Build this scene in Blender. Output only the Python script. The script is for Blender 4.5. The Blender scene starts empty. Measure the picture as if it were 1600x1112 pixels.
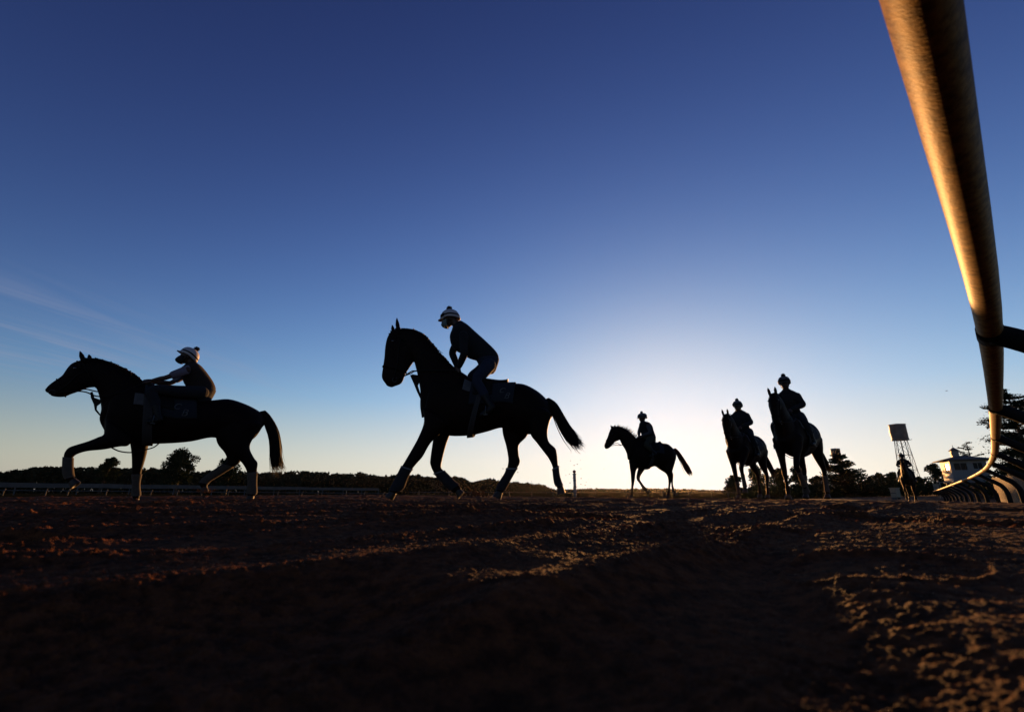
import bpy, bmesh, math, random
import numpy as np
from mathutils import Vector, Matrix
random.seed(7)
RNG = np.random.default_rng(11)
S = bpy.context.scene
COL = S.collection
R = math.radians

# ------------------------------------------------------------------ camera
CAM_H = 0.115
PITCH = R(16.53)
cam_d = bpy.data.cameras.new('camera')
cam = bpy.data.objects.new('camera', cam_d)
COL.objects.link(cam)
cam.location = (0, 0, CAM_H)
cam.rotation_euler = (R(90) + PITCH, 0, 0)
cam_d.sensor_width = 36
cam_d.lens = 16.0
cam_d.clip_start = 0.02
cam_d.clip_end = 9000
cam_d.dof.use_dof = True
cam_d.dof.focus_distance = 7.0
cam_d.dof.aperture_fstop = 4.0
S.camera = cam

# ------------------------------------------------------------------ sky, sun, exposure
SUN_AZ, SUN_EL = R(18.5), R(2.5)           # azimuth clockwise from +Y
world = bpy.data.worlds.new('World')
S.world = world
world.use_nodes = True
nt = world.node_tree
nt.nodes.clear()
wo = nt.nodes.new('ShaderNodeOutputWorld')
bg = nt.nodes.new('ShaderNodeBackground')
sky = nt.nodes.new('ShaderNodeTexSky')
sky.sky_type = 'NISHITA'
sky.sun_disc = False
sky.sun_elevation = SUN_EL
sky.sun_rotation = SUN_AZ
sky.altitude = 0
sky.air_density = 0.8
sky.dust_density = 0.3
sky.ozone_density = 1.0
bg.inputs['Strength'].default_value = 0.05
# white balance and contrast of the sky, per channel, then thin cirrus
def wn(kind, op=None, a=None, b=None, **kw):
    n = nt.nodes.new(kind)
    if op: n.operation = op
    for i, v in ((0, a), (1, b)):
        if v is None: continue
        if hasattr(v, 'is_output'): nt.links.new(v, n.inputs[i])
        else: n.inputs[i].default_value = v
    for k, v in kw.items(): n.inputs[k].default_value = v
    return n
sep = wn('ShaderNodeSeparateColor', a=sky.outputs[0])
comb = nt.nodes.new('ShaderNodeCombineColor')
for k, (lk, g, la) in enumerate(((1.98, 1.7729, 0.03), (2.745, 2.0631, 0.0), (3.10, 1.9451, -0.25))):
    m1 = wn('ShaderNodeMath', 'MULTIPLY', sep.outputs[k], 0.1)
    m2 = wn('ShaderNodeMath', 'POWER', m1.outputs[0], g)
    m3 = wn('ShaderNodeMath', 'MULTIPLY', m2.outputs[0], math.exp(lk))
    m4 = wn('ShaderNodeMath', 'MULTIPLY', m3.outputs[0], math.exp(la))
    m5 = wn('ShaderNodeMath', 'ADD', m4.outputs[0], 1.0)
    m6 = wn('ShaderNodeMath', 'DIVIDE', m3.outputs[0], m5.outputs[0])       # film-like shoulder round the sun
    m7 = wn('ShaderNodeMath', 'MULTIPLY', m6.outputs[0], 10.0)
    nt.links.new(m7.outputs[0], comb.inputs[k])
tcw = nt.nodes.new('ShaderNodeTexCoord')
sxyz = wn('ShaderNodeSeparateXYZ', a=tcw.outputs['Generated'])
zc_ = wn('ShaderNodeMath', 'MAXIMUM', sxyz.outputs[2], 0.03)
px_ = wn('ShaderNodeMath', 'DIVIDE', sxyz.outputs[0], zc_.outputs[0])
py_ = wn('ShaderNodeMath', 'DIVIDE', sxyz.outputs[1], zc_.outputs[0])
cxy = wn('ShaderNodeCombineXYZ', a=px_.outputs[0], b=py_.outputs[0])
rt = nt.nodes.new('ShaderNodeMapping'); rt.inputs['Rotation'].default_value = (0, 0, R(-80))
nt.links.new(cxy.outputs[0], rt.inputs[0])
mp = nt.nodes.new('ShaderNodeMapping'); mp.inputs['Scale'].default_value = (0.5, 3.0, 1)
nt.links.new(rt.outputs[0], mp.inputs[0])
cn = wn('ShaderNodeTexNoise', Scale=1.3, Detail=9.0, Roughness=0.6, Distortion=0.6)
nt.links.new(mp.outputs[0], cn.inputs['Vector'])
def band(v, lo, hi):
    n = nt.nodes.new('ShaderNodeMapRange'); n.interpolation_type = 'SMOOTHSTEP'
    n.inputs['From Min'].default_value = lo; n.inputs['From Max'].default_value = hi
    nt.links.new(v, n.inputs['Value']); return n.outputs[0]
def mul(a, b): return wn('ShaderNodeMath', 'MULTIPLY', a, b).outputs[0]
rs = wn('ShaderNodeSeparateXYZ', a=rt.outputs[0])
U_, V_ = rs.outputs[0], rs.outputs[1]
den = band(cn.outputs['Fac'], 0.36, 0.74)
# one thin diagonal wisp, a soft patch low in the west and a faint veil
wisp = mul(mul(band(V_, 2.66, 2.90), band(V_, 3.25, 2.92)), mul(band(U_, 0.9, 1.7), band(U_, 4.3, 2.6)))
patch = mul(mul(band(V_, 3.3, 3.8), band(V_, 5.4, 4.1)), mul(band(U_, 1.6, 2.1), band(U_, 3.3, 2.5)))
veil = mul(mul(band(V_, 2.0, 3.0), band(V_, 6.5, 3.6)), mul(band(U_, 1.0, 2.0), band(U_, 6.0, 2.8)))
ad1 = wn('ShaderNodeMath', 'MULTIPLY_ADD', wisp, 0.08); nt.links.new(mul(patch, 0.42), ad1.inputs[2])
ad2 = wn('ShaderNodeMath', 'MULTIPLY_ADD', veil, 0.16); nt.links.new(ad1.outputs[0], ad2.inputs[2])
k4 = wn('ShaderNodeMath', 'MULTIPLY', ad2.outputs[0], den)
mixc = nt.nodes.new('ShaderNodeMix'); mixc.data_type = 'RGBA'
nt.links.new(k4.outputs[0], mixc.inputs[0])
lum = wn('ShaderNodeRGBToBW', a=comb.outputs[0])
hz = wn('ShaderNodeCombineColor')
for k, c in enumerate((1.035, 0.985, 0.92)):
    m1 = wn('ShaderNodeMath', 'MULTIPLY', lum.outputs[0], c); nt.links.new(m1.outputs[0], hz.inputs[k])
hf = nt.nodes.new('ShaderNodeMapRange')
for a_, v_ in (('From Min', 0.0), ('From Max', 0.1814), ('To Min', 1.0), ('To Max', 0.0)): hf.inputs[a_].default_value = v_
nt.links.new(sxyz.outputs[2], hf.inputs['Value'])
mixh = nt.nodes.new('ShaderNodeMix'); mixh.data_type = 'RGBA'
nt.links.new(hf.outputs[0], mixh.inputs[0]); nt.links.new(comb.outputs[0], mixh.inputs[6]); nt.links.new(hz.outputs[0], mixh.inputs[7])
nt.links.new(mixh.outputs[2], mixc.inputs[6])
mixc.inputs[7].default_value = (3.2, 3.3, 4.4, 1)
nt.links.new(mixc.outputs[2], bg.inputs[0])
nt.links.new(bg.outputs[0], wo.inputs[0])

sd = bpy.data.lights.new('sun', 'SUN')
sun = bpy.data.objects.new('sun', sd)
COL.objects.link(sun)
sd.energy = 5.0
sd.angle = R(0.5)
sd.color = (1.0, 0.46, 0.14)
sdir = Vector((math.sin(SUN_AZ) * math.cos(SUN_EL), math.cos(SUN_AZ) * math.cos(SUN_EL), math.sin(SUN_EL)))
sun.rotation_euler = sdir.to_track_quat('Z', 'Y').to_euler()
sun.location = (30, 90, 20)

S.view_settings.view_transform = 'Standard'
S.view_settings.look = 'None'
S.view_settings.gamma = 1
S.view_settings.exposure = 1.0

# ------------------------------------------------------------------ helpers
def tag(o, label=None, cat=None, group=None, kind=None):
    for k, v in (('label', label), ('category', cat), ('group', group), ('kind', kind)):
        if v: o[k] = v
    return o

def empty(name, loc=(0, 0, 0), rz=0.0):
    o = bpy.data.objects.new(name, None)
    o.empty_display_size = 0.2
    COL.objects.link(o)
    o.location = loc
    o.rotation_euler = (0, 0, rz)
    return o

def link(name, me, mat=None, parent=None):
    o = bpy.data.objects.new(name, me)
    COL.objects.link(o)
    if mat: me.materials.append(mat)
    if parent: o.parent = parent
    return o

def mesh_np(V, F, smooth=True):
    """V (n,3) array, F list of faces or (m,k) array."""
    me = bpy.data.meshes.new('m')
    V = np.asarray(V, dtype=np.float32)
    if isinstance(F, np.ndarray):
        m, k = F.shape
        me.vertices.add(len(V)); me.vertices.foreach_set('co', V.ravel())
        me.loops.add(m * k); me.loops.foreach_set('vertex_index', F.astype(np.int32).ravel())
        me.polygons.add(m)
        me.polygons.foreach_set('loop_start', np.arange(0, m * k, k, dtype=np.int32))
        me.polygons.foreach_set('loop_total', np.full(m, k, dtype=np.int32))
        me.update(calc_edges=True)
    else:
        me.from_pydata([tuple(map(float, v)) for v in V], [], F)
        me.update()
    me.polygons.foreach_set('use_smooth', np.full(len(me.polygons), smooth))
    return me

class MB:
    """mesh builder collecting verts / faces of ONE part"""
    def __init__(s): s.v = []; s.f = []
    def add(s, V, F):
        b = len(s.v)
        s.v.extend([tuple(map(float, v)) for v in V])
        s.f.extend([tuple(int(i) + b for i in f) for f in F])
        return s
    def box(s, c, sz, rz=0.0, M=None):
        x, y, z = sz[0] / 2, sz[1] / 2, sz[2] / 2
        P = [(-x, -y, -z), (x, -y, -z), (x, y, -z), (-x, y, -z), (-x, -y, z), (x, -y, z), (x, y, z), (-x, y, z)]
        m = M or Matrix.Rotation(rz, 3, 'Z')
        P = [m @ Vector(p) + Vector(c) for p in P]
        return s.add(P, [(0, 3, 2, 1), (4, 5, 6, 7), (0, 1, 5, 4), (1, 2, 6, 5), (2, 3, 7, 6), (3, 0, 4, 7)])
    def tube(s, pts, rad, n=8, cap=True, flat=1.0, up=(0, 0, 1)):
        V, F = tube_geo(pts, rad, n, cap, flat, up)
        return s.add(V, F)
    def ball(s, c, r, nu=12, nv=8):
        V = [(c[0], c[1], c[2] - r[2])]
        for j in range(1, nv):
            t = math.pi * j / nv - math.pi / 2
            for i in range(nu):
                a = 2 * math.pi * i / nu
                V.append((c[0] + r[0] * math.cos(t) * math.cos(a), c[1] + r[1] * math.cos(t) * math.sin(a), c[2] + r[2] * math.sin(t)))
        V.append((c[0], c[1], c[2] + r[2]))
        F = []
        for i in range(nu):
            k = (i + 1) % nu
            F.append((0, 1 + k, 1 + i))
            for j in range(nv - 2):
                a = 1 + j * nu
                F.append((a + i, a + k, a + nu + k, a + nu + i))
            a = 1 + (nv - 2) * nu
            F.append((a + i, a + k, len(V) - 1))
        return s.add(V, F)
    def build(s, name, mat, parent=None, smooth=False, bevel=0.0):
        me = mesh_np(np.array(s.v), s.f, smooth)
        if bevel:
            bm = bmesh.new(); bm.from_mesh(me)
            bmesh.ops.bevel(bm, geom=bm.edges[:], offset=bevel, segments=2, affect='EDGES')
            bm.to_mesh(me); bm.free()
        return link(name, me, mat, parent)

def tube_geo(pts, rad, n=8, cap=True, flat=1.0, up=(0, 0, 1)):
    pts = [np.asarray(p, float) for p in pts]
    m = len(pts)
    rads = list(rad) if hasattr(rad, '__len__') else [rad] * m
    V, F = [], []
    U = np.array(up, float)
    prev = None
    for i in range(m):
        t = pts[min(i + 1, m - 1)] - pts[max(i - 1, 0)]
        t = t / (np.linalg.norm(t) + 1e-12)
        if prev is None:
            a = U - t * np.dot(U, t)
            if np.linalg.norm(a) < 1e-3:
                a = np.array([1.0, 0, 0]) - t * t[0]
        else:
            a = prev - t * np.dot(prev, t)
        a = a / (np.linalg.norm(a) + 1e-12)
        prev = a
        b = np.cross(t, a)
        for k in range(n):
            f = 2 * math.pi * k / n
            V.append(pts[i] + rads[i] * (math.cos(f) * a * flat + math.sin(f) * b))
    for i in range(m - 1):
        for k in range(n):
            k2 = (k + 1) % n
            F.append((i * n + k, i * n + k2, (i + 1) * n + k2, (i + 1) * n + k))
    if cap:
        F.append(tuple(range(n - 1, -1, -1)))
        F.append(tuple(range((m - 1) * n, m * n)))
    return V, F

def catmull(P, per):
    """P (n,d) control points -> smooth samples, 'per' per span, ends included"""
    P = np.asarray(P, float)
    n = len(P)
    E = np.vstack([2 * P[0] - P[1], P, 2 * P[-1] - P[-2]])
    out = []
    for i in range(n - 1):
        p0, p1, p2, p3 = E[i], E[i + 1], E[i + 2], E[i + 3]
        for k in range(per):
            t = k / per
            out.append(0.5 * (2 * p1 + (p2 - p0) * t + (2 * p0 - 5 * p1 + 4 * p2 - p3) * t * t + (3 * p1 - p0 - 3 * p2 + p3) * t ** 3))
    out.append(P[-1])
    return np.array(out)

# noise (vectorised)
_PERM = RNG.permutation(4096)
_GRAD = RNG.uniform(0, 2 * np.pi, 4096)
def perlin(x, y, seed=0):
    xi = np.floor(x).astype(np.int64); yi = np.floor(y).astype(np.int64)
    xf = x - xi; yf = y - yi
    def g(ix, iy, dx, dy):
        h = _PERM[(_PERM[(ix + seed * 131) & 4095] + iy) & 4095]
        a = _GRAD[h]
        return np.cos(a) * dx + np.sin(a) * dy
    u = xf * xf * xf * (xf * (xf * 6 - 15) + 10); v = yf * yf * yf * (yf * (yf * 6 - 15) + 10)
    a = g(xi, yi, xf, yf); b = g(xi + 1, yi, xf - 1, yf)
    c = g(xi, yi + 1, xf, yf - 1); d = g(xi + 1, yi + 1, xf - 1, yf - 1)
    return (a + (b - a) * u) * (1 - v) + (c + (d - c) * u) * v
def clods(x, y, seed=0, keep=0.5):
    """bumps round jittered points, one per cell"""
    xi = np.floor(x).astype(np.int64); yi = np.floor(y).astype(np.int64)
    out = np.zeros_like(x)
    for dx in (-1, 0, 1):
        for dy in (-1, 0, 1):
            cx, cy = xi + dx, yi + dy
            h = _PERM[(_PERM[(cx + seed * 17) & 4095] + cy) & 4095]
            jx = (h & 63) / 64.0; jy = ((h >> 6) & 63) / 64.0
            r = 0.28 + 0.5 * (_PERM[(h + 5) & 4095] & 255) / 255.0
            on = (_PERM[(h + 91) & 4095] & 255) / 255.0 < keep
            d2 = ((x - cx - jx) ** 2 + (y - cy - jy) ** 2) / (r * r)
            out = np.maximum(out, np.where(on, r * np.sqrt(np.maximum(0, 1 - d2)), 0))
    return out

# ------------------------------------------------------------------ materials
def mat(name, col, rough=0.7, spec=0.3, metal=0.0, var=0.0, scale=20.0, bump=0.0, bscale=60.0, col2=None, detail=6.0, sheen=0.0):
    m = bpy.data.materials.new(name)
    m.use_nodes = True
    n = m.node_tree
    b = n.nodes['Principled BSDF']
    b.inputs['Base Color'].default_value = (*col, 1)
    b.inputs['Roughness'].default_value = rough
    b.inputs['Metallic'].default_value = metal
    b.inputs['Specular IOR Level'].default_value = spec
    if sheen:
        b.inputs['Sheen Weight'].default_value = sheen
    tc = n.nodes.new('ShaderNodeTexCoord')
    if col2 is not None or var:
        c2 = col2 or tuple(c * (1 - var) for c in col)
        t = n.nodes.new('ShaderNodeTexNoise'); t.inputs['Scale'].default_value = scale; t.inputs['Detail'].default_value = detail
        t.inputs['Roughness'].default_value = 0.65
        r = n.nodes.new('ShaderNodeValToRGB')
        r.color_ramp.elements[0].position = 0.38; r.color_ramp.elements[0].color = (*c2, 1)
        r.color_ramp.elements[1].position = 0.62; r.color_ramp.elements[1].color = (*col, 1)
        n.links.new(tc.outputs['Object'], t.inputs['Vector'])
        n.links.new(t.outputs['Fac'], r.inputs['Fac'])
        n.links.new(r.outputs['Color'], b.inputs['Base Color'])
    if bump:
        t = n.nodes.new('ShaderNodeTexNoise'); t.inputs['Scale'].default_value = bscale; t.inputs['Detail'].default_value = 5
        bp = n.nodes.new('ShaderNodeBump'); bp.inputs['Strength'].default_value = 1.0; bp.inputs['Distance'].default_value = bump
        n.links.new(tc.outputs['Object'], t.inputs['Vector'])
        n.links.new(t.outputs['Fac'], bp.inputs['Height'])
        n.links.new(bp.outputs['Normal'], b.inputs['Normal'])
    return m

F_PX, CX, CY = 711.0, 800.0, 556.0
def ray(px, py):
    xc, yc = (px - CX) / F_PX, (CY - py) / F_PX
    c, s = math.cos(PITCH), math.sin(PITCH)
    return np.array((xc, c - yc * s, s + yc * c))
def at_depth(px, py, zc):
    """world point seen at that photo point, zc metres along the lens axis"""
    d = ray(px, py)
    return np.array((0, 0, CAM_H)) + d * zc
# ------------------------------------------------------------------ ground
M_DIRT = mat('track_dirt', (0.128, 0.046, 0.018), rough=0.9, spec=0.05, col2=(0.040, 0.017, 0.009), scale=30, bump=0.004, bscale=300, detail=8)
TRK = R(46.0)
M_GROUND = mat('track_and_infield', (0.128, 0.046, 0.018), rough=0.9, spec=0.04, col2=(0.040, 0.017, 0.009), scale=30, bump=0.009, bscale=240, detail=8)
def add_infield(m):
    """dirt on the track, dark grass on the infield and beyond"""
    n = m.node_tree; b = n.nodes['Principled BSDF']
    src = b.inputs['Base Color'].links[0].from_socket
    tc = n.nodes.new('ShaderNodeTexCoord')
    dp = n.nodes.new('ShaderNodeVectorMath'); dp.operation = 'DOT_PRODUCT'; dp.inputs[1].default_value = (-math.cos(TRK), math.sin(TRK), 0)
    n.links.new(tc.outputs['Object'], dp.inputs[0])
    ns = n.nodes.new('ShaderNodeTexNoise'); ns.inputs['Scale'].default_value = 0.35; ns.inputs['Detail'].default_value = 6
    n.links.new(tc.outputs['Object'], ns.inputs['Vector'])
    ad = n.nodes.new('ShaderNodeMath'); ad.operation = 'MULTIPLY_ADD'; ad.inputs[1].default_value = 5.0
    n.links.new(ns.outputs['Fac'], ad.inputs[0]); n.links.new(dp.outputs['Value'], ad.inputs[2])
    mr = n.nodes.new('ShaderNodeMapRange'); mr.inputs['From Min'].default_value = 21.0; mr.inputs['From Max'].default_value = 23.0
    n.links.new(ad.outputs[0], mr.inputs['Value'])
    gn = n.nodes.new('ShaderNodeTexNoise'); gn.inputs['Scale'].default_value = 1.5; gn.inputs['Detail'].default_value = 8
    n.links.new(tc.outputs['Object'], gn.inputs['Vector'])
    gr = n.nodes.new('ShaderNodeValToRGB')
    gr.color_ramp.elements[0].color = (0.010, 0.011, 0.005, 1); gr.color_ramp.elements[1].color = (0.028, 0.025, 0.011, 1)
    n.links.new(gn.outputs['Fac'], gr.inputs['Fac'])
    mx = n.nodes.new('ShaderNodeMix'); mx.data_type = 'RGBA'
    n.links.new(mr.outputs[0], mx.inputs[0]); n.links.new(src, mx.inputs[6]); n.links.new(gr.outputs['Color'], mx.inputs[7])
    n.links.new(mx.outputs[2], b.inputs['Base Color'])
    iv = n.nodes.new('ShaderNodeMapRange'); iv.inputs['To Min'].default_value = 0.03; iv.inputs['To Max'].default_value = 0.0
    n.links.new(mr.outputs[0], iv.inputs['Value']); n.links.new(iv.outputs[0], b.inputs['Specular IOR Level'])
add_infield(M_GROUND)
def ground_base(x, y):
    """broad shape of the track: nearly flat near the lens, easing down to both rails and the infield"""
    d = np.hypot(x, y)
    v = -x * math.cos(TRK) + y * math.sin(TRK)        # across the track, towards the infield
    z = -0.010 * np.clip(v - 14, 0, 30)
    u = x * math.sin(TRK) + y * math.cos(TRK)
    z = z - 0.016 * np.clip(u - 7, 0, 53)
    return z - 0.35 * np.clip((d - 60) / 200, 0, 1)
def dirt_height(x, y):
    d = np.hypot(x, y)
    u = x * math.sin(TRK) + y * math.cos(TRK)
    v = -x * math.cos(TRK) + y * math.sin(TRK)
    w = v + 0.10 * perlin(u * 0.6, v * 0.6, 1) + 0.03 * perlin(u * 3, v * 3, 2)
    amp = 0.5 + 0.9 * np.clip(perlin(u * 0.35, v * 0.8, 3) + 0.35, 0, 1)
    ridge = (0.5 + 0.5 * np.cos((w - 0.56) * 2 * np.pi / 0.40)) ** 2.4 * (0.7 + 1.0 * perlin(u * 2.2, v * 1.1, 4))
    big = perlin(x * 1.0, y * 1.0, 5)
    mid = perlin(x * 5.0, y * 5.0, 6)
    fine = perlin(x * 24, y * 24, 7)
    vfine = perlin(x * 75, y * 75, 8)
    grit = perlin(x * 190, y * 190, 9)
    rough = np.clip(0.5 + 1.2 * perlin(u * 0.8, v * 2.2, 10) + 0.35 * ridge, 0.18, 1.3)
    sl = x * math.cos(SUN_AZ) - y * math.sin(SUN_AZ)        # metres to the right of the line from the lens to the sun
    def ss(t, a, b):
        q = np.clip((t - a) / (b - a), 0, 1); return q * q * (3 - 2 * q)
    flat_r = ss(sl + 0.05 * perlin(u * 3, v * 3, 12), 0.12, 0.32) * ss(v, 0.62, 0.30)   # ridges flattened here so the low sun reaches the ground
    ridge = ridge * (1 - 0.85 * flat_r) * ss(v, -0.1, 0.35)
    hollow = -0.024 * ss(sl, 0.28, 0.14) * ss(v, 0.52, 0.36) - 0.034 * ss(u, 0.52, 0.30) * ss(v, 0.95, 0.66) * ss(sl, 0.10, -0.05) + 0.010 * flat_r  # sunk to keep the near ground in shade, lifted where sun should fall
    big_k = 1 - 0.6 * flat_r
    nearf = np.clip((d - 0.3) / 2.0, 0.0, 1.0)
    c1 = clods(x * 20, y * 20, 1, 0.08) / 20
    c2 = clods(x * 52, y * 52, 2, 0.36) / 52
    c3 = clods(x * 120, y * 120, 3, 0.6) / 120
    # a few hoof prints: shallow dishes with a raised rim
    hp = clods(u * 2.1 + 0.4, v * 2.6, 4, 0.20)
    hoof = np.where(hp > 0.02, -0.026 * np.clip(hp * 2.2, 0, 1) + 0.018 * np.exp(-((hp - 0.12) / 0.07) ** 2), 0)
    rough = rough * (1 - 0.45 * flat_r)
    z = 0.030 * amp * ridge + hollow + 0.026 * big * big_k + 0.007 * mid * (1 - 0.4 * flat_r) + hoof * nearf + (0.006 * fine + 0.0045 * vfine) * (0.4 + rough) * (0.5 + 0.5 * nearf) + 0.002 * grit + rough * (0.40 * c1 * nearf + 0.65 * c2 * (0.4 + 0.6 * nearf) + 0.85 * c3)
    far = np.clip((34 - d) / 12, 0, 1)
    near = np.clip((d - 0.05) / 0.5, 0.15, 1)
    return (z - 0.02) * far * (0.35 + 0.65 * near)
def ground_z(x, y):
    return ground_base(x, y) + dirt_height(x, y)

def build_ground():
    a_f = np.arange(-60, 62.01, 0.165)
    a_b = np.arange(62 + 4, 300, 4.0)
    az = np.radians(np.concatenate([a_f, a_b]))
    r = np.concatenate([np.geomspace(0.06, 30, 860), np.geomspace(31, 1200, 50)])
    A, RR = np.meshgrid(az, r)
    X = RR * np.sin(A); Y = RR * np.cos(A)
    Z = ground_z(X, Y)
    na, nr = len(az), len(r)
    V = np.stack([X.ravel(), Y.ravel(), Z.ravel()], 1)
    i = np.arange(nr - 1)[:, None] * na; j = np.arange(na)[None, :]; j2 = (j + 1) % na
    F = np.stack([(i + j).ravel(), (i + j2).ravel(), (i + na + j2).ravel(), (i + na + j).ravel()], 1)
    V = np.vstack([V, [[0, 0, float(Z[0].mean())]]])
    cen = len(V) - 1
    k = np.arange(na)
    T = np.stack([np.full(na, cen), (k + 1) % na, k, k], 1)
    me = mesh_np(V, F[:, ::-1].copy(), True)
    # centre fan as its own small piece of the same sheet
    bm = bmesh.new(); bm.from_mesh(me)
    bm.verts.ensure_lookup_table()
    for q in range(na):
        try: bm.faces.new((bm.verts[cen], bm.verts[(q + 1) % na], bm.verts[q]))
        except ValueError: pass
    bmesh.ops.recalc_face_normals(bm, faces=bm.faces[:]) if False else None
    bm.to_mesh(me); bm.free()
    me.polygons.foreach_set('use_smooth', np.full(len(me.polygons), True))
    o = link('ground', me, M_GROUND)
    tag(o, kind='structure')
build_ground()
# ------------------------------------------------------------------ track rail over the camera
M_RAIL = mat('old_rail_paint', (0.27, 0.155, 0.040), rough=0.6, spec=0.12, col2=(0.085, 0.042, 0.010), scale=34, bump=0.0008, bscale=120, detail=10)
M_POST = mat('post_paint', (0.012, 0.011, 0.010), spec=0.05, rough=0.8, col2=(0.008,0.007,0.007), scale=8, bump=0.002, bscale=30)
RAIL_D = 0.098
RAIL_H = 0.80                                # above the lens
def rail_path():
    """top rail centre line: along the track, bending gently left round the turn and following the falling ground"""
    P = []
    for px, py in ((1439, 0), (1541, 480), (1553.5, 600), (1555.5, 665), (1553.4, 710), (1543.5, 729), (1530, 739), (1513, 747.4), (1497.5, 753.3), (1484.6, 758.3), (1470, 763.7), (1458.5, 767.6)):
        d = ray(px, py)
        r = math.hypot(d[0], d[1])
        t = RAIL_H / d[2] if d[2] > 0.002 else 999
        if t * r > 7: t = (RAIL_H + 0.112) / (d[2] + 0.016 * r)
        P.append((d[0] * t, d[1] * t, CAM_H + d[2] * t))
    P = np.array(P)
    d = P[0] - P[1]; d[2] = 0; d /= np.linalg.norm(d)
    back = [P[0] + d * s for s in (6, 4, 2, 1)]
    return np.vstack([back, P])
RP = rail_path()
RPS = catmull(RP, 4)
def build_rail():
    root = empty('track_rail', (RP[4][0], RP[4][1], 0))
    tag(root, 'thick weathered pipe rail on curved posts, overhead at right and bending away past the hut', 'rail')
    off = np.array(root.location)
    n = 40
    L = np.concatenate([[0], np.cumsum(np.linalg.norm(np.diff(RPS, axis=0), axis=1))])
    MB().tube([p - off for p in RPS], RAIL_D / 2, n).build('rail_pipe', M_RAIL, root, smooth=True)
    # sleeves at joints
    def at(s):
        return np.array([np.interp(s, L, RPS[:, k]) for k in range(3)])
    def dirn(s):
        t = at(s + 0.1) - at(s - 0.1); return t / np.linalg.norm(t)
    m = MB()
    s0 = 6 + 2.50
    posts = []
    s = s0
    while s < L[-1] - 0.5:
        posts.append(s); s += 3.2
    for s in posts:
        t = dirn(s); c = at(s)
        side = np.array((t[1], -t[0], 0)); side /= np.linalg.norm(side)
        gz = float(ground_base(np.array([c[0]]), np.array([c[1]]))[0]) - 0.15
        k = MB()
        H = c[2]
        prof = [(0.015, -0.01), (0.09, -0.06), (0.22, -0.16), (0.36, -0.26), (0.48, -0.36), (0.55, -0.48), (0.585, -0.62), (0.60, gz - H)]
        pts = [c + side * a + np.array((0, 0, b)) for a, b in prof]
        pp = catmull(np.array(pts), 5)
        k.tube([p - off for p in pp], [0.055 if i < 13 else 0.068 for i in range(len(pp))], 14)
        o = k.build('gooseneck_post', M_POST, root, smooth=True)
        c_ = MB()
        c_.tube([c - t * 0.10 - off, c + t * 0.10 - off], RAIL_D / 2 + 0.004, 28)
        c_.build('rail_sleeve', M_POST, o, smooth=True)
build_rail()
# ------------------------------------------------------------------ trees
M_LEAF = mat('dark_foliage', (0.028, 0.036, 0.016), rough=0.8, spec=0.0, col2=(0.014, 0.020, 0.009), scale=0.8)
M_NEEDLE = mat('needle_foliage', (0.022, 0.032, 0.017), rough=0.8, spec=0.0, col2=(0.011, 0.017, 0.009), scale=0.8)
M_WOODS = mat('far_wood_foliage', (0.034, 0.033, 0.018), rough=0.85, spec=0.0, col2=(0.016, 0.019, 0.010), scale=0.15)
M_BARK = mat('bark', (0.06, 0.045, 0.034), rough=0.9, var=0.4, scale=4)

def leaf_quads(C, size, rng, flat=0.0):
    """random leaf-sized faces at centres C"""
    n = len(C)
    a = rng.normal(size=(n, 3)); a[:, 2] *= (1 - flat)
    a /= np.linalg.norm(a, axis=1)[:, None]
    b = rng.normal(size=(n, 3)); b[:, 2] *= (1 - flat)
    b -= a * (a * b).sum(1)[:, None]; b /= np.linalg.norm(b, axis=1)[:, None]
    s = size * rng.uniform(0.5, 1.4, n)[:, None]
    V = np.stack([C - a * s, C - b * s * 0.55, C + a * s, C + b * s * 0.55], 1).reshape(-1, 3)
    return V, np.arange(4 * n).reshape(n, 4)

def ball_pts(n, rng):
    d = rng.normal(size=(n, 3)); d /= np.linalg.norm(d, axis=1)[:, None]
    return d * (rng.uniform(0, 1, n) ** 0.45)[:, None]

def gz_at(x, y):
    return float(ground_base(np.array([x]), np.array([y]))[0])

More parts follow.
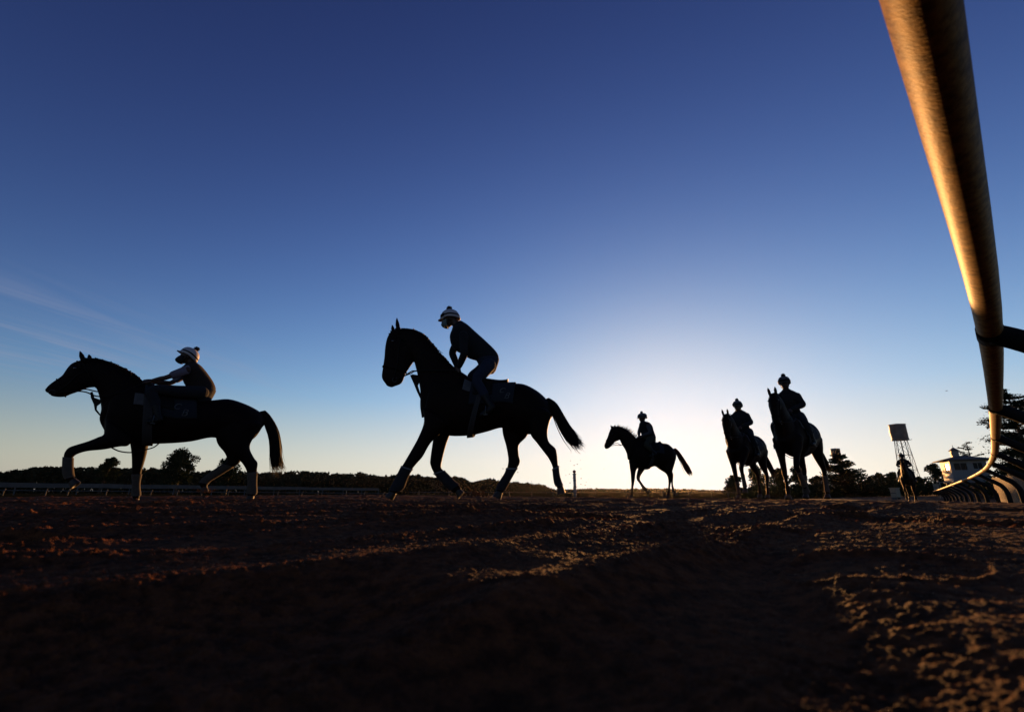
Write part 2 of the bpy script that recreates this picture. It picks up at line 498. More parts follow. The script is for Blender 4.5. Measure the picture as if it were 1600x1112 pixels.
def broadleaf(px, top, wpx, zc, label, seed, name='broadleaf_tree', group='trees beyond the track', lean=0.0, dens=1.0, lowcrown=0.12):
    rng = np.random.default_rng(seed)
    p = at_depth(px, top, zc)
    base = at_depth(px, 767, zc)
    gz = gz_at(base[0], base[1])
    H = p[2] - gz
    W = wpx * zc / F_PX
    root = empty(name, (base[0], base[1], gz))
    tag(root, label, 'tree', group)
    tr = MB()
    tr.tube([(0, 0, -0.3), (0.02 * W + lean * 0.2, 0, H * 0.25), (lean * 0.5, 0.03 * W, H * 0.5), (lean, 0, H * 0.85)],
            [0.035 * H, 0.028 * H, 0.02 * H, 0.006 * H], 8)
    cl = []
    ncl = int(26 * dens)
    for k in range(ncl):
        f = (k + 0.5) / ncl
        zz = H * (lowcrown + (0.93 - lowcrown) * f)
        prof = math.sin(math.pi * min(1, (f * 0.86 + 0.14))) ** 0.6
        a = rng.uniform(0, 2 * math.pi); r = W / 2 * prof * rng.uniform(0.25, 0.95)
        c = np.array((r * math.cos(a) + lean * f, r * math.sin(a), zz))
        cl.append(c)
        if k % 3 == 0:
            s = np.array((lean * 0.4, 0, H * rng.uniform(0.2, 0.55)))
            tr.tube([s, s * 0.4 + c * 0.6 + np.array((0, 0, 0.03 * H)), c], [0.012 * H, 0.008 * H, 0.003 * H], 5)
    P = []
    for f in (0.3, 0.5, 0.68):
        cl.append(np.array((lean * f, 0, H * (lowcrown + (1 - lowcrown) * f)))); cl.append(np.array((lean * f + W * rng.uniform(-.12, .12), W * rng.uniform(-.12, .12), H * (lowcrown + (1 - lowcrown) * f))))
    for c in cl:
        rr = W * rng.uniform(0.11, 0.2)
        n = int(rng.uniform(110, 190))
        P.append(c + ball_pts(n, rng) * np.array((rr, rr, rr * 0.75)))
    P = np.vstack(P)
    V, F = leaf_quads(P, max(0.16, 0.016 * W + 0.0011 * zc), rng)
    tr.build('trunk', M_BARK, root, smooth=True)
    link('crown', mesh_np(V, F, False), M_LEAF, root)
    return root

def layered_pine(px, top, wpx, zc, label, seed, bottom=0.18, name='pine_tree', group='trees beyond the track', nb=46, open_=0.5, bare_top=0.0, taper=1.0, size=1.0, droop=0.0, thick=1.0):
    rng = np.random.default_rng(seed)
    p = at_depth(px, top, zc); base = at_depth(px, 767, zc)
    gz = gz_at(base[0], base[1])
    H = p[2] - gz; W = wpx * zc / F_PX
    root = empty(name, (base[0], base[1], gz))
    tag(root, label, 'tree', group)
    tr = MB()
    tr.tube([(0, 0, -0.3), (0.01 * H, 0.01 * H, H * 0.5), (0, 0, H)], [0.024 * H, 0.016 * H, 0.003 * H], 8)
    P = []
    for k in range(nb):
        f = (k + rng.uniform(0, 1)) / nb
        z = H * (bottom + (0.985 - bottom) * f)
        L = W / 2 * (1 - f) ** taper * rng.uniform(0.65, 1.12) + 0.02 * W
        if taper < 0.9: L = W / 2 * (0.25 + 0.75 * math.sin(math.pi * (1 - f) ** 0.8 * 0.62 + 0.15)) * rng.uniform(0.45, 1.1)
        a = rng.uniform(0, 2 * math.pi)
        d = np.array((math.cos(a), math.sin(a), 0))
        up = rng.uniform(-0.05, 0.12) - droop
        tip = d * L + np.array((0, 0, z + L * up + 0.06 * L))
        mid = d * L * 0.5 + np.array((0, 0, z + L * 0.5 * up - 0.02 * L))
        tr.tube([(0, 0, z), mid, tip], [0.008 * H * (1 - f) + 0.003 * H, 0.004 * H, 0.0015 * H], 5)
        bare = f > 1 - bare_top
        n = int((26 if bare else 150) * size * (0.35 + 0.65 * L / (W / 2)))
        t = rng.uniform(open_ * 0.4, 1.02, n)
        if bare: t = rng.uniform(0.2, 1.0, n)
        q = np.where(t[:, None] < 0.5, mid * (t[:, None] * 2) + np.array((0, 0, z)) * (1 - t[:, None] * 2), mid + (tip - mid) * (t[:, None] * 2 - 1))
        w = 0.16 * thick * L * (1.15 - np.abs(t - 0.6))[:, None] * (0.25 if bare else 1)
        side = np.array((-d[1], d[0], 0))
        q = q + side * rng.normal(size=(n, 1)) * w + np.array((0, 0, 1)) * np.abs(rng.normal(size=(n, 1))) * w * 0.35
        P.append(q)
    P = np.vstack(P)
    V, F = leaf_quads(P, max(0.10, 0.010 * W + 0.0008 * zc), rng, flat=0.5)
    tr.build('trunk', M_BARK, root, smooth=True)
    link('crown', mesh_np(V, F, False), M_NEEDLE, root)

def far_wood():
    rng = np.random.default_rng(5)
    ctl = [(-120, 742), (-40, 740), (0, 737), (28, 733), (66, 728), (130, 729), (190, 730.5), (240, 730), (300, 737), (320, 735), (360, 735), (402, 739), (424, 737), (486, 735.6), (512, 738),
           (540, 739), (564, 738), (590, 742), (608, 744), (622, 741), (640, 743), (650, 741), (662, 745), (700, 744), (718, 745), (738, 753), (765, 747), (785, 752), (814, 754), (843, 756), (857, 762), (866, 766)]
    xs, ys = zip(*ctl)
    VV, FF, off = [], [], 0
    def crown(px, top, zc, wpx, n):
        nonlocal off
        p = at_depth(px, top, zc)
        gz = gz_at(p[0], p[1])
        r = wpx * zc / F_PX / 2
        h = p[2] - gz
        c = np.array((p[0], p[1], p[2] - min(r, h * 0.5)))
        C = c + ball_pts(n, rng) * np.array((r, r, min(r, h * 0.5)))
        # foliage down to the ground
        D = np.stack([p[0] + rng.uniform(-r, r, n // 2), p[1] + rng.uniform(-r, r, n // 2), gz + (p[2] - r * 0.6 - gz) * rng.uniform(0, 1, n // 2) ** 0.8], 1)
        V, F = leaf_quads(np.vstack([C, D]), 0.0036 * zc, rng)
        VV.append(V); FF.append(F + off); off += len(V)
    x = -110.0
    while x < 866:
        zc = np.interp(x, [-110, 300, 866], [190, 260, 420])
        t = np.interp(x, xs, ys)
        w = rng.uniform(11, 24) * (0.75 if x > 600 else 1)
        crown(x, t + rng.uniform(-0.5, 1.4), zc, w, 330)
        crown(x + rng.uniform(-4, 4), t + 4 + rng.uniform(0, 4), zc * 0.96, w * 1.2, 280)
        x += w * 0.42
    x = 870.0
    while x < 1150:
        t = np.interp(x, [870, 900, 920, 965, 1030, 1080, 1120, 1150], [766, 765, 763.5, 765, 763.5, 765, 767, 768])
        w = rng.uniform(7, 13)
        crown(x, t + rng.uniform(-0.7, 0.9), 620, w, 120)
        x += w * 0.4
    o = link('far_wood', mesh_np(np.vstack(VV), np.vstack(FF), False), M_WOODS)
    tag(o, 'long dark wood along the horizon, high at the left and sinking towards the sun', 'wood', kind='stuff')
far_wood()

def undergrowth():
    rng = np.random.default_rng(15)
    P = []
    for k in range(150):
        px = rng.uniform(1140, 1660); zc = rng.uniform(100, 128) if px < 1500 else rng.uniform(60, 100)
        top = np.interp(px, [1140, 1200, 1290, 1340, 1480, 1660], [763, 757, 757, 751, 750, 748]) + rng.uniform(-2, 5)
        p = at_depth(px, top, zc); gz = gz_at(p[0], p[1]); h = p[2] - gz
        r = rng.uniform(1.2, 2.4)
        n = 170
        P.append(np.array((p[0], p[1], gz + h * .5)) + ball_pts(n, rng) * np.array((r, r, h * .5)))
    V, F = leaf_quads(np.vstack(P), 0.26, rng)
    tag(link('undergrowth', mesh_np(V, F, False), M_LEAF), 'dark tangled scrub along the feet of the right hand trees', 'scrub', kind='stuff')
undergrowth()
broadleaf(155, 711, 36, 170, 'small leaning tree above the wood, left of the big crown under the left horse', 21, lean=2.0, group='trees rising from the far wood', lowcrown=0.35)
broadleaf(273, 699, 56, 165, 'broad bushy tree above the wood, seen beneath the left horse', 22, group='trees rising from the far wood', dens=1.5, lowcrown=0.25)
broadleaf(352, 710, 46, 165, 'bushy tree above the wood, partly behind the left horse hind leg', 23, group='trees rising from the far wood', dens=1.2, lowcrown=0.25)
RT = [(1150, 742, 40, 'low rounded tree nearest the bright sky at the left end of the right hand trees'),
      (1186, 727, 34, 'tree crown between the two paired horses'),
      (1222, 730, 38, 'bushy tree seen under the belly of the taller paired horse'),
      (1250, 725, 32, 'upright tree behind the hind legs of the taller paired horse'),
      (1280, 743, 32, 'low bush-like tree left of the wide conifer'),
      (1376, 738, 34, 'rounded tree right of the wide conifer'),
      (1400, 736, 30, 'rounded tree left of the lattice water tower'),
      (1466, 722, 38, 'dense round tree beside the sunlit face of the hut'),
      (1440, 744, 26, 'small low tree between the water tower and the hut')]
for i, (px, top, w, lab) in enumerate(RT):
    broadleaf(px, top, w, 118 + 6 * (i % 3), lab, 40 + i, dens=1.1, lowcrown=0.06)
layered_pine(1320, 699, 104, 105, 'wide conifer with bare spiky top, in front of the small water tower', 71, bottom=0.06, nb=130, bare_top=0.14, taper=1.0, open_=0.15, name='conifer_tree', size=1.2)
layered_pine(1531, 687, 44, 85, 'thin open pine standing behind the hut roof', 72, bottom=0.3, nb=26, taper=0.5, open_=0.9)
layered_pine(1622, 598, 90, 48, 'big layered pine filling the right edge behind the rail', 73, bottom=0.12, nb=105, taper=0.4, open_=0.5, size=2.6, thick=1.7)
broadleaf(1600, 722, 80, 62, 'dark bush filling the gap at the foot of the big pine', 74, dens=1.6, lowcrown=0.03, name='bush')
broadleaf(1548, 742, 34, 80, 'dark low bush beside the right end of the hut', 75, dens=1.2, lowcrown=0.03, name='bush')

# ------------------------------------------------------------------ water towers
M_TANK = mat('tank_paint', (0.10, 0.092, 0.085), rough=0.6, var=0.25, scale=0.6)
M_STEEL = mat('tower_steel', (0.10, 0.10, 0.105), rough=0.6, metal=0.3, var=0.3, scale=2)
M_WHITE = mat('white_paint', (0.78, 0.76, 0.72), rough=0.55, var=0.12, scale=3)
def water_tower(px_top, py_top, wpx, hpx, zc, label):
    p = at_depth(px_top, py_top, zc)
    k = zc / F_PX
    Rr, hh = wpx * k / 2, hpx * k
    gz = gz_at(p[0], p[1])
    top = p[2] - gz
    root = empty('water_tower', (p[0], p[1], gz), 0)
    tag(root, label, 'water tower', 'water towers behind the trees')
    n = 40
    prof = [(0.0, top + 0.10 * Rr), (Rr * 1.05, top - 0.02 * hh), (Rr * 1.05, top - 0.05 * hh), (Rr, top - 0.055 * hh), (Rr, top - 0.93 * hh), (Rr * 1.04, top - 0.94 * hh), (Rr * 1.04, top - hh), (0.0, top - hh)]
    V, F = [], []
    for r, z in prof:
        for i in range(n):
            a = 2 * math.pi * i / n
            V.append((r * math.cos(a), r * math.sin(a), z))
    for j in range(len(prof) - 1):
        for i in range(n):
            i2 = (i + 1) % n
            F.append((j * n + i, (j + 1) * n + i, (j + 1) * n + i2, j * n + i2))
    MB().add(V, F).build('tank', M_TANK, root)
    # raised white panel on the flank
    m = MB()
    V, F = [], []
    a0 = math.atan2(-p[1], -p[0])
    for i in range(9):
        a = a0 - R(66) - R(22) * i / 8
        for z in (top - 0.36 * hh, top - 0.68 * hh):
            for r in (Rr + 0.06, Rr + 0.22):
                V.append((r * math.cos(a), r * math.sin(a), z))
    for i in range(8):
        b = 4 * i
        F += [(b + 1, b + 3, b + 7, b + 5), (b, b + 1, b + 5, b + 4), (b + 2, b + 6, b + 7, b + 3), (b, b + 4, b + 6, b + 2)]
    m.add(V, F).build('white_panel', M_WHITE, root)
    zl = top - hh
    legs = []
    for i in range(4):
        a = R(20 + 90 * i)
        legs.append((np.array((Rr * 0.86 * math.cos(a), Rr * 0.86 * math.sin(a), zl)), np.array((Rr * 1.55 * math.cos(a), Rr * 1.55 * math.sin(a), -0.3))))
    for a, b in legs:
        MB().tube([a, b], 0.024 * Rr + 0.05, 6).build('leg', M_STEEL, root)
    m = MB()
    lev = [0.0, 0.27, 0.54, 0.78, 1.0]
    for i in range(4):
        (a, b), (c, d) = legs[i], legs[(i + 1) % 4]
        for q in range(4):
            t0, t1 = lev[q], lev[q + 1]
            A0, A1 = a + (b - a) * t0, a + (b - a) * t1
            C0, C1 = c + (d - c) * t0, c + (d - c) * t1
            r = 0.008 * Rr + 0.035
            m.tube([A0, C1], r, 4); m.tube([C0, A1], r, 4); m.tube([A1, C1], r * 1.3, 4)
    m.tube([(0, 0, zl), (0, 0, 0)], 0.07 * Rr, 10)
    m.build('brace', M_STEEL, root)
water_tower(1401, 662.5, 21.0, 25, 175, 'pale water tank on tall lattice legs behind the oncoming rider')
water_tower(1304.5, 700.5, 12.5, 15, 330, 'small distant water tank showing over the wide conifer')

# ------------------------------------------------------------------ judges' hut
M_HUT = mat('hut_white_board', (0.18, 0.172, 0.16), rough=0.65, var=0.12, scale=2.5)
M_ROOF = mat('roof_shingle', (0.06, 0.058, 0.058), rough=0.85, var=0.35, scale=6)
M_GLASS = mat('dark_glass', (0.008, 0.008, 0.009), rough=0.25, spec=0.1)
M_TRIM = mat('dark_trim', (0.05, 0.05, 0.055), rough=0.7)
M_WOOD = mat('fence_wood', (0.22, 0.15, 0.09), rough=0.8, col2=(0.13, 0.085, 0.05), scale=7)
def hut():
    zc = 70
    p = at_depth(1491.0, 751, zc)          # the near corner between the lit and the dark face
    # local axes: x along the dark face (to the right), y along the lit face (away)
    az_n = R(-59)                            # lit face normal
    fx = np.array((-math.sin(az_n), -math.cos(az_n)))
    yaw = math.atan2(fx[1], fx[0])
    gz = gz_at(p[0], p[1])
    root = empty('hut', (p[0], p[1], gz), yaw)
    tag(root, 'small raised hut with cupola and one sunlit wall beside the rail bend', 'hut')
    W, D = 4.15, 5.6
    z0 = p[2] - gz; z1 = z0 + 3.05
    # walls as four slabs with real window openings
    def wall(nm, x0, x1, along, opens, face):
        m = MB(); t = 0.12
        segs = sorted(opens)
        def slab(a0, a1, b0, b1):
            if along == 'x': m.box(((a0 + a1) / 2, face, (b0 + b1) / 2), (a1 - a0, t, b1 - b0))
            else: m.box((face, (a0 + a1) / 2, (b0 + b1) / 2), (t, a1 - a0, b1 - b0))
        a = x0
        for (o0, o1, h0, h1) in segs:
            slab(a, o0, z0, z1); slab(o0, o1, z0, h0); slab(o0, o1, h1, z1); a = o1
        slab(a, x1, z0, z1)
        w = m.build(nm, M_HUT, root)
        for (o0, o1, h0, h1) in segs:
            f = MB()
            for (c0, c1, b0, b1) in ((o0, o0 + .06, h0, h1), (o1 - .06, o1, h0, h1), (o0 + .06, o1 - .06, h1 - .06, h1), (o0 + .06, o1 - .06, h0, h0 + .06), ((o0 + o1) / 2 - .02, (o0 + o1) / 2 + .02, h0 + .06, h1 - .06)):
                if along == 'x': f.box(((c0 + c1) / 2, face - 0.012, (b0 + b1) / 2), (c1 - c0, t + 0.03, b1 - b0))
                else: f.box((face - 0.012, (c0 + c1) / 2, (b0 + b1) / 2), (t + 0.03, c1 - c0, b1 - b0))
            wf = f.build('window', M_HUT, root)
            g = MB()
            if along == 'x': g.box(((o0 + o1) / 2, face + 0.02, (h0 + h1) / 2), (o1 - o0 - .13, 0.012, h1 - h0 - .13))
            else: g.box((face + 0.02, (o0 + o1) / 2, (h0 + h1) / 2), (0.012, o1 - o0 - .13, h1 - h0 - .13))
            g.build('pane', M_GLASS, wf)
    zw0, zw1 = z1 - 1.5, z1 - 0.35
    wall('wall', 0.0, W, 'x', [(0.35, 1.95, zw0, zw1), (2.55, 3.7, zw0 + .15, zw1)], 0.06)
    wall('wall', 0.125, D, 'y', [(0.8, 3.3, zw0, zw1)], 0.06 - 0.003)
    wall('wall', 0.125, W, 'x', [], D + 0.065)
    wall('wall', 0.125, D, 'y', [(0.8, 3.3, zw0, zw1)], W - 0.06 + 0.003)
    # pale panel added behind the left window to stand for light seen through it
    MB().box((0.62, 0.20, (zw0 + zw1) / 2), (0.5, 0.03, 1.0)).build('window_light_panel', M_WHITE, root)
    # floor and hip roof
    MB().box((W / 2, D / 2, z0 - 0.13), (W + 0.3, D + 0.3, 0.24)).build('floor', M_HUT, root)
    e = 0.75; zr = z1 + 0.02; zt = z1 + 0.85
    V = [(-e, -e, zr), (W + e, -e, zr), (W + e, D + e, zr), (-e, D + e, zr), (-e, -e, zr + .12), (W + e, -e, zr + .12), (W + e, D + e, zr + .12), (-e, D + e, zr + .12), (W * .42, D / 2, zt), (W * .58, D / 2, zt)]
    F = [(3, 2, 1, 0), (0, 1, 5, 4), (1, 2, 6, 5), (2, 3, 7, 6), (3, 0, 4, 7), (4, 5, 9, 8), (5, 6, 9), (6, 7, 8, 9), (7, 4, 8)]
    rf = MB().add(V, F).build('roof', M_ROOF, root)
    c = (W * .36, D / 2)
    cu = MB(); cu.box((c[0], c[1], zt + 0.2), (0.85, 0.85, 1.1))
    for s in (-1, 1):
        cu.box((c[0], c[1] + s * 0.44, zt + 0.3), (0.5, 0.05, 0.5)); cu.box((c[0] + s * 0.44, c[1], zt + 0.3), (0.05, 0.5, 0.5))
    co = cu.build('cupola', M_HUT, rf)
    V = [(c[0] - .62, c[1] - .62, zt + .751), (c[0] + .62, c[1] - .62, zt + .751), (c[0] + .62, c[1] + .62, zt + .751), (c[0] - .62, c[1] + .62, zt + .751), (c[0], c[1], zt + 1.35)]
    cr_ = MB().add(V, [(3, 2, 1, 0), (0, 1, 4), (1, 2, 4), (2, 3, 4), (3, 0, 4)])
    cr_.tube([(c[0], c[1], zt + 1.3), (c[0], c[1], zt + 1.65)], 0.035, 6)
    cr_.build('cupola_roof', M_ROOF, rf)
    # posts and dark skirt under the floor
    for x in (0.2, W - 0.2):
        for y in (0.2, D - 0.2):
            MB().box((x, y, (z0 - 0.25) / 2 - 0.1), (0.2, 0.2, z0 - 0.05)).build('post', M_TRIM, root)
    sk = MB()
    for i in range(16):
        sk.box((0.4 + i * (W - 0.8) / 15, 0.35, (z0 - 0.3) / 2), (0.2, 0.03, z0 - 0.35))
        sk.box((0.35, 0.45 + i * (D - 0.9) / 15, (z0 - 0.3) / 2), (0.03, 0.2, z0 - 0.35))
    sk.build('skirt', M_TRIM, root)
    # landing with a rail at the left side
    st = MB(); st.box((-0.9, 1.4, z0 - 0.16), (1.7, 1.6, 0.1))
    for y in (0.65, 2.15):
        st.box((-1.65, y, z0 * 0.5 - 0.2), (0.1, 0.1, z0)); 
    st.build('landing', M_HUT, root)
hut()

def picket_fence():
    zc = 34
    a = at_depth(1614, 770, 30)
    gz = gz_at(a[0], a[1])
    root = empty('board_fence', (a[0], a[1], gz))
    tag(root, 'sunlit wooden board fence seen between the curved posts at far right', 'fence')
    # boards stand along a line whose broad side catches the low sun
    d = np.array((math.sin(R(37)), math.cos(R(37))))
    L = 11.6
    n = int(L / 0.36)
    m = MB()
    for i in range(n):
        s = (i + 0.5) * L / n
        hh = 1.95 + 0.04 * random.uniform(-1, 1)
        m.box((d[0] * s, d[1] * s, hh / 2 - 0.1), (0.15, 0.025, hh), math.atan2(d[1], d[0]))
    m.build('board', M_WOOD, root)
    side = np.array((-d[1], d[0]))
    r = MB()
    for z in (0.45, 1.5):
        c = d * L / 2 - side * 0.04
        r.box((c[0], c[1], z), (L, 0.04, 0.09), math.atan2(d[1], d[0]))
    r.build('fence_rail', M_WOOD, root)
    for k in range(5):
        c = d * (L * k / 4) - side * 0.12
        MB().box((c[0], c[1], 0.9), (0.1, 0.1, 2.2), math.atan2(d[1], d[0])).build('post', M_WOOD, root)
picket_fence()

M_BIN = mat('pale_bin', (0.24, 0.21, 0.15), rough=0.7, var=0.2, scale=5)
def crate(px, py, wpx, hpx, zc, label, cat, name):
    p = at_depth(px, py, zc); k = zc / F_PX
    w, h = wpx * k, hpx * k
    root = empty(name, tuple(p), R(18))
    tag(root, label, cat)
    m = MB()
    m.box((0, 0, h * 0.5), (w * 0.94, w * 0.8, h * 0.94))
    m.build('body', M_BIN, root, bevel=0.012)
    t = MB(); t.box((0, 0, h * 0.99), (w * 1.12, w, h * 0.07)); t.build('lid', M_BIN, root, bevel=0.01)
    b = MB()
    for s in (-1, 1): b.box((s * w * 0.35, 0, h * 0.02 - 0.05), (w * 0.12, w * 0.7, 0.2))
    b.build('foot', M_TRIM, root)
    s = MB(); s.box((0, w * 0.41, h * 0.45), (w * 0.94, 0.03, h * 0.08)); s.box((-w * 0.48, 0, h * 0.45), (0.03, w * 0.78, h * 0.08))
    s.build('slat', M_TRIM, root)
crate(1400.5, 777, 10.5, 14.5, 33, 'pale sunlit bin on the track edge left of the oncoming horse', 'bin', 'bin')
crate(1464, 765, 6, 9, 60, 'small pale sunlit box left of the hut', 'box', 'box')

# ------------------------------------------------------------------ infield fences
M_PALE = mat('weathered_white_paint', (0.075, 0.072, 0.069), rough=0.8, var=0.3, scale=0.8)
def board_rail():
    a = at_depth(-90, 751.5, 56); b = at_depth(592, 762.3, 128)
    root = empty('board_rail', (a[0], a[1], gz_at(a[0], a[1])))
    tag(root, 'long pale board rail below the wood at left', 'rail')
    o = np.array(root.location)
    n = 24
    pts = [a + (b - a) * i / n for i in range(n + 1)]
    pts = [p + np.array((0, 0, -0.33 + 0.03 * math.sin(i * 1.7))) - o for i, p in enumerate(pts)]
    m = MB(); d = (b - a); d /= np.linalg.norm(d)
    V, F = [], []
    nn = np.array((-d[1], d[0], 0)) * 0.04
    for p in pts:
        for s in (-1, 1):
            V += [p + nn * s + np.array((0, 0, 0.31)), p + nn * s - np.array((0, 0, 0.31))]
    for i in range(n):
        k = 4 * i
        F += [(k, k + 1, k + 5, k + 4), (k + 2, k + 6, k + 7, k + 3), (k, k + 4, k + 6, k + 2), (k + 1, k + 3, k + 7, k + 5)]
    F += [(0, 2, 3, 1), (4 * n, 4 * n + 1, 4 * n + 3, 4 * n + 2)]
    m.add(V, F).build('board', M_PALE, root)
    for p in pts[::2]:
        g = gz_at(*(p + o)[:2]) - o[2]
        q = p + nn * 2.4
        MB().box((q[0], q[1], (p[2] + g) / 2 - 0.1), (0.12, 0.1, p[2] - g + 0.6), math.atan2(d[1], d[0])).build('post', M_TRIM, root)
board_rail()

def pipe_rail(pa, pb, n, label, lean, seed, dia=0.085):
    rng = random.Random(seed)
    a, b = at_depth(*pa), at_depth(*pb)
    root = empty('pipe_rail', (a[0], a[1], gz_at(a[0], a[1])))
    tag(root, label, 'rail', 'low rails along the infield')
    o = np.array(root.location)
    pts = [a + (b - a) * i / (2 * n) - o for i in range(2 * n + 1)]
    MB().tube(pts, dia / 2, 8).build('pipe', M_PALE, root, smooth=True)
    for i in range(n):
        p = a + (b - a) * (i + rng.uniform(0.2, 0.8)) / n
        g = gz_at(p[0], p[1])
        q = p - o
        lx = lean * rng.uniform(0.4, 1.2)
        MB().tube([(q[0] + lx, q[1] - 0.1, q[2] + 0.16), (q[0], q[1] - 0.1, q[2] - 0.1), (q[0] - lx * 0.5, q[1] - 0.1, g - o[2] - 0.3)], 0.06, 6).build('peg', M_PALE, root, smooth=True)
pipe_rail((-80, 765.0, 44), (610, 770.5, 66), 16, 'low white pipe rail with short slanted pegs at the left edge of the dirt', 0.12, 3)
pipe_rail((640, 768.5, 70), (1150, 769.0, 84), 14, 'thin distant pipe rail with dark pegs crossing below the sun', 0.02, 4)

def marker_pole():
    zc = 46
    p = at_depth(898.5, 767, zc)
    gz = gz_at(p[0], p[1])
    root = empty('marker_pole', (p[0], p[1], gz))
    tag(root, 'slim upright marker pole topped by a round ball, behind the middle horse', 'marker pole')
    top = at_depth(898.5, 740.5, zc)[2] - gz
    MB().tube([(0, 0, -0.2), (0, 0, top)], 0.150, 18).build('pole', mat('pole_white', (0.28, 0.22, 0.20), rough=0.5, var=0.2, scale=3), root, smooth=True)
    m = MB(); m.tube([(0, 0, top - 0.02), (0, 0, top + 0.07), (0, 0, top + 0.08), (0, 0, top + 0.16)], [0.19, 0.19, 0.07, 0.05], 16)
    m.build('cap', M_TRIM, root, smooth=False)
    MB().ball((0, 0, top + 0.26), (0.17, 0.17, 0.17), 18, 12).build('ball', mat('ball_red', (0.10, 0.02, 0.02), rough=0.4), root, smooth=True)
    for k in range(3):
        MB().tube([(0, 0, top * (0.25 + 0.25 * k) - 0.05), (0, 0, top * (0.25 + 0.25 * k) + 0.05)], 0.154, 18, cap=False).build('stripe', M_TRIM, root, smooth=True)
marker_pole()

M_BIRD = mat('bird_feather', (0.03, 0.03, 0.03), rough=0.8)
def bird(px, py, zc, span, rz, label, flap):
    p = at_depth(px, py, zc)
    root = empty('bird', tuple(p), rz)
    tag(root, label, 'bird', 'birds in the sky')
    b = MB()
    b.tube([(-0.5 * span, 0, 0), (-0.3 * span, 0, 0.02 * span), (0, 0, 0.02 * span), (0.2 * span, 0, 0.03 * span), (0.28 * span, 0, 0.03 * span), (0.36 * span, 0, 0.01 * span)], [0.02 * span, 0.045 * span, 0.09 * span, 0.06 * span, 0.05 * span, 0.004 * span], 10, flat=0.8)
    b.build('body', M_BIRD, root, smooth=True)
    for s in (-1, 1):
        V = []
        for t, ch, z in ((0.06, 0.24, 0.03), (0.3, 0.22, 0.03 + flap * 0.2), (0.5, 0.05, 0.03 + flap * 0.32)):
            for q in (0.5, -0.5):
                for e in (0.008, -0.008):
                    V.append(((q * ch - (t > 0.4) * 0.08) * span, s * t * span, (z + e) * span))
        F = []
        for i in range(2):
            k = 4 * i
            F += [(k, k + 2, k + 6, k + 4), (k + 1, k + 5, k + 7, k + 3), (k, k + 4, k + 5, k + 1), (k + 2, k + 3, k + 7, k + 6)]
        F += [(8, 10, 11, 9), (0, 1, 3, 2)]
        MB().add(V, F).build('wing', M_BIRD, root)
bird(1422.5, 687, 42, 0.30, R(200), 'small dark bird flying beside the water tank', 0.9)
bird(1478.5, 610.5, 90, 0.62, R(170), 'tiny far bird gliding high above the hut', 0.2)
